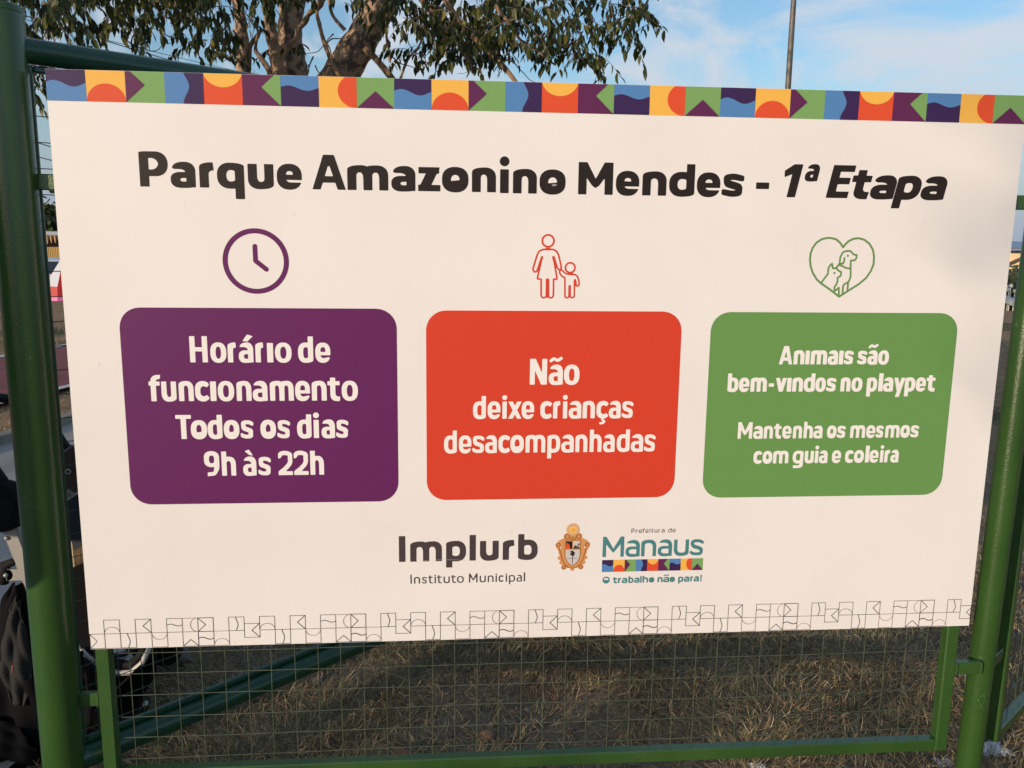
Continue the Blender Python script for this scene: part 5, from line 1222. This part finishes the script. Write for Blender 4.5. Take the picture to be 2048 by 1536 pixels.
slab('seat_front', [(165, 1350), (230, 1372), (262, 1350), (276, 1362), (272, 1412), (252, 1444), (226, 1462), (180, 1470), (160, 1420)], .47, .05, FAB)
for (px, py, yy, r_) in ((246, 1462, .50, .058), (246, 1462, .82, .058), (-30, 1540, .40, .085), (-30, 1540, .76, .085)):
    g0 = on_z(px, py, .03); c = Vector((g0.x, yy, .03+r_)); b = MB(); b.lathe([(r_*.62, -.018), (r_*.9, -.02), (r_, -.010), (r_, .010), (r_*.9, .02), (r_*.62, .018), (r_*.62, -.018)], c, axis='Y', n=30); wh = b.build('wheel', RUB, pu)
    b = MB(); b.lathe([(0, -.016), (r_*.2, -.018), (r_*.25, -.010), (r_*.62, -.012), (r_*.62, .012), (r_*.25, .010), (0, .016)], c, axis='Y', n=24); b.build('rim', FOAM, wh)
    b = MB(); b.tube([c, c+Vector((-.02, .025 if yy < .6 else -.025, .12))], .010, n=8); b.build('fork', FOAM, pu)
b = MB(); b.box((-.29, .55, .16), (.24, .30, .09), bev=.02); b.build('basket', NET, pu)
cap_ = Q(290, 1408, .47); b = MB(); b.lathe([(0, -.006), (.005, -.005), (.0065, 0), (.0065, .008)], cap_, axis='Y', n=14); b.build('axle_cap', WPL, pu)
# crumpled tan cloth lying in it
b = MB(); gg = random.Random(3); k = 16; vs = []
p0, p1 = Q(140, 1060, .39), Q(185, 1150, .39)
for a in range(k+1):
    for c in range(k+1):
        u_, v_ = a/k, c/k
        vs.append((p0.x+(p1.x-p0.x)*u_-.015*v_, .39+.12*v_-.012*math.sin(u_*9+v_*4)+.006*math.sin(u_*23-v_*9), p1.z+(p0.z-p1.z)*(.25+.75*math.sin(u_*1.9+.6))*(1-.35*v_)*(1-.0*u_)+.010*math.sin(u_*17+v_*11)+.006*math.sin(u_*31-v_*23)))
b.add(vs, [(a*(k+1)+c, a*(k+1)+c+1, (a+1)*(k+1)+c+1, (a+1)*(k+1)+c) for a in range(k) for c in range(k)], 0, True)
b.add([vs[a*(k+1)] for a in range(k+1)]+[(vs[a*(k+1)][0], vs[a*(k+1)][1]+.005, p1.z-.03) for a in range(k+1)], [(a, a+1, k+2+a, k+1+a) for a in range(k)], 0, True)
tag(b.build('cloth', mat('tan_cloth', (.55, .43, .28), .8)), 'crumpled tan cloth stuffed in the pushchair beside the left edge of the sign', 'cloth')
# ---------------------------------------------------------------- trees behind the photographer, whose shade falls on the place
SH = Vector((sd.x, sd.y, 0)).normalized(); SQ = Vector((-SH.y, SH.x, 0)); TE = math.tan(R(SUN_EL))
if SQ.x < 0: SQ = -SQ                                  # towards the right of the picture
def shade_spot(q, z, D):
    """point D metres up-sun of the sign plane point that lies q across the sun direction, height z"""
    base = SQ*q
    return Vector((base.x+SH.x*D, base.y+SH.y*D, z+TE*D))
def canopy(name, label, spots, D, size, seed, trunk_q, group=None, cat='tree'):
    """spots: (q, z, rq, rz, leaves) on the sign"""
    c0 = shade_spot(trunk_q, 0, D); t = empty(name, (c0.x, c0.y, 0)); tag(t, label, cat, group)
    g = np.random.default_rng(seed); PP, DD = [], []
    for q, z, rq, rz, n in spots:
        v = g.normal(size=(n, 3)); v /= np.linalg.norm(v, axis=1, keepdims=True); r = g.random(n)**.45
        p = shade_spot(q, z, D); W = v*r[:, None]
        PP.append(np.array(tuple(p))[None]+W[:, :1]*rq*np.array(tuple(SQ))[None]+W[:, 1:2]*rz*np.array([0, 0, 1.])[None]+W[:, 2:3]*1.2*np.array(tuple(SH))[None])
    P = np.concatenate(PP); n = len(P); d = g.normal(size=(n, 3))
    P[:, 2] = np.maximum(P[:, 2], .03)
    o = link('crown', leaves_mesh('crown', P, frames(d, g.normal(size=(n, 3))), size*(.6+.8*g.random(n)), np.clip(.4+g.normal(0, .2, n), 0, 1), Wd=np.full(n, 1.8)), t, [SHADELEAF]); o['kind'] = 'stuff'
    b = MB(); top_ = float(np.median(P[:, 2])); b.tube([(c0.x, c0.y, -.05), (c0.x+.05, c0.y, top_*.5), (c0.x, c0.y, top_)], [.13, .10, .05], n=10); b.build('trunk', BARK, t)
    return t
canopy('hedge', 'leafy hedge behind the photographer that shades the lawn', [(q_, z_, .62, .34, n_) for q_, z_, n_ in
       [(-2.6, .0, 380), (-1.8, -.1, 380), (-1.1, -.2, 380), (-.45, -.26, 380), (.15, -.19, 380), (.55, -.16, 380), (.95, -.36, 180), (1.35, -.50, 180), (1.9, -.2, 380), (2.5, -.1, 380), (3.1, .05, 380), (3.9, .1, 380), (4.6, .0, 380)]]+
       [(q_, z_, .8, .5, 360) for q_, z_ in [(-2.4, -1.0), (-1.2, -1.05), (0, -1.05), (1.2, -1.1), (2.4, -1.0), (3.6, -1.0), (4.8, -.9)]]+[(.8, .22, .16, .07, 14), (1.25, .30, .2, .05, 12), (1.5, .1, .2, .1, 22)], 13, .10, 5, .4, cat='hedge')
canopy('shade_tree', 'tree behind the photographer that shades the right side of the sign', [(1.80, 1.48, .40, .46, 85), (1.62, 1.74, .35, .2, 24), (2.3, 1.7, .6, .6, 500), (3.2, 2.0, .9, .9, 900), (2.6, 2.8, 1.1, .9, 900)], 20, .15, 9, 2.9)

# unseen board added up-sun of the left post; its shade keeps the thick post and the pushchair dull
nb = shade_spot(-.62, 0, 1.0); nbo = empty('shade_board', (nb.x, nb.y, 0)); tag(nbo, 'unseen green board on two legs, added at the left to cast shade', 'board')
Mn = Matrix((SQ, SH, Vector((0, 0, 1)))).transposed()
b = MB(); n_ = 8; q0, q1, z0_, z1_, rc = -1.25, -.022, .64, 1.95, .045; ring_ = []
for (cq, cz, a0) in ((q1-rc, z0_+rc, -90), (q1-rc, z1_-rc, 0), (q0+rc, z1_-rc, 90), (q0+rc, z0_+rc, 180)):
    for k in range(n_+1):
        a = R(a0+90*k/n_); ring_.append((cq+rc*math.cos(a), cz+rc*math.sin(a)))
f_ = [shade_spot(q, z, 1.0) for q, z in ring_]; bk = [p+SH*.02 for p in f_]; m_ = len(f_)
b.add(f_+bk, [tuple(range(m_)), tuple(range(m_, 2*m_))[::-1]]+[(i, (i+1) % m_, m_+(i+1) % m_, m_+i) for i in range(m_)]); b.build('board', G_DARK, nbo)
for q in (-1.1, -.3):
    p = shade_spot(q, 0, 1.04); b = MB(); b.tube([(p.x, p.y, -.05), (p.x, p.y, 1.9)], .02, n=12); b.build('leg', G_POST, nbo)
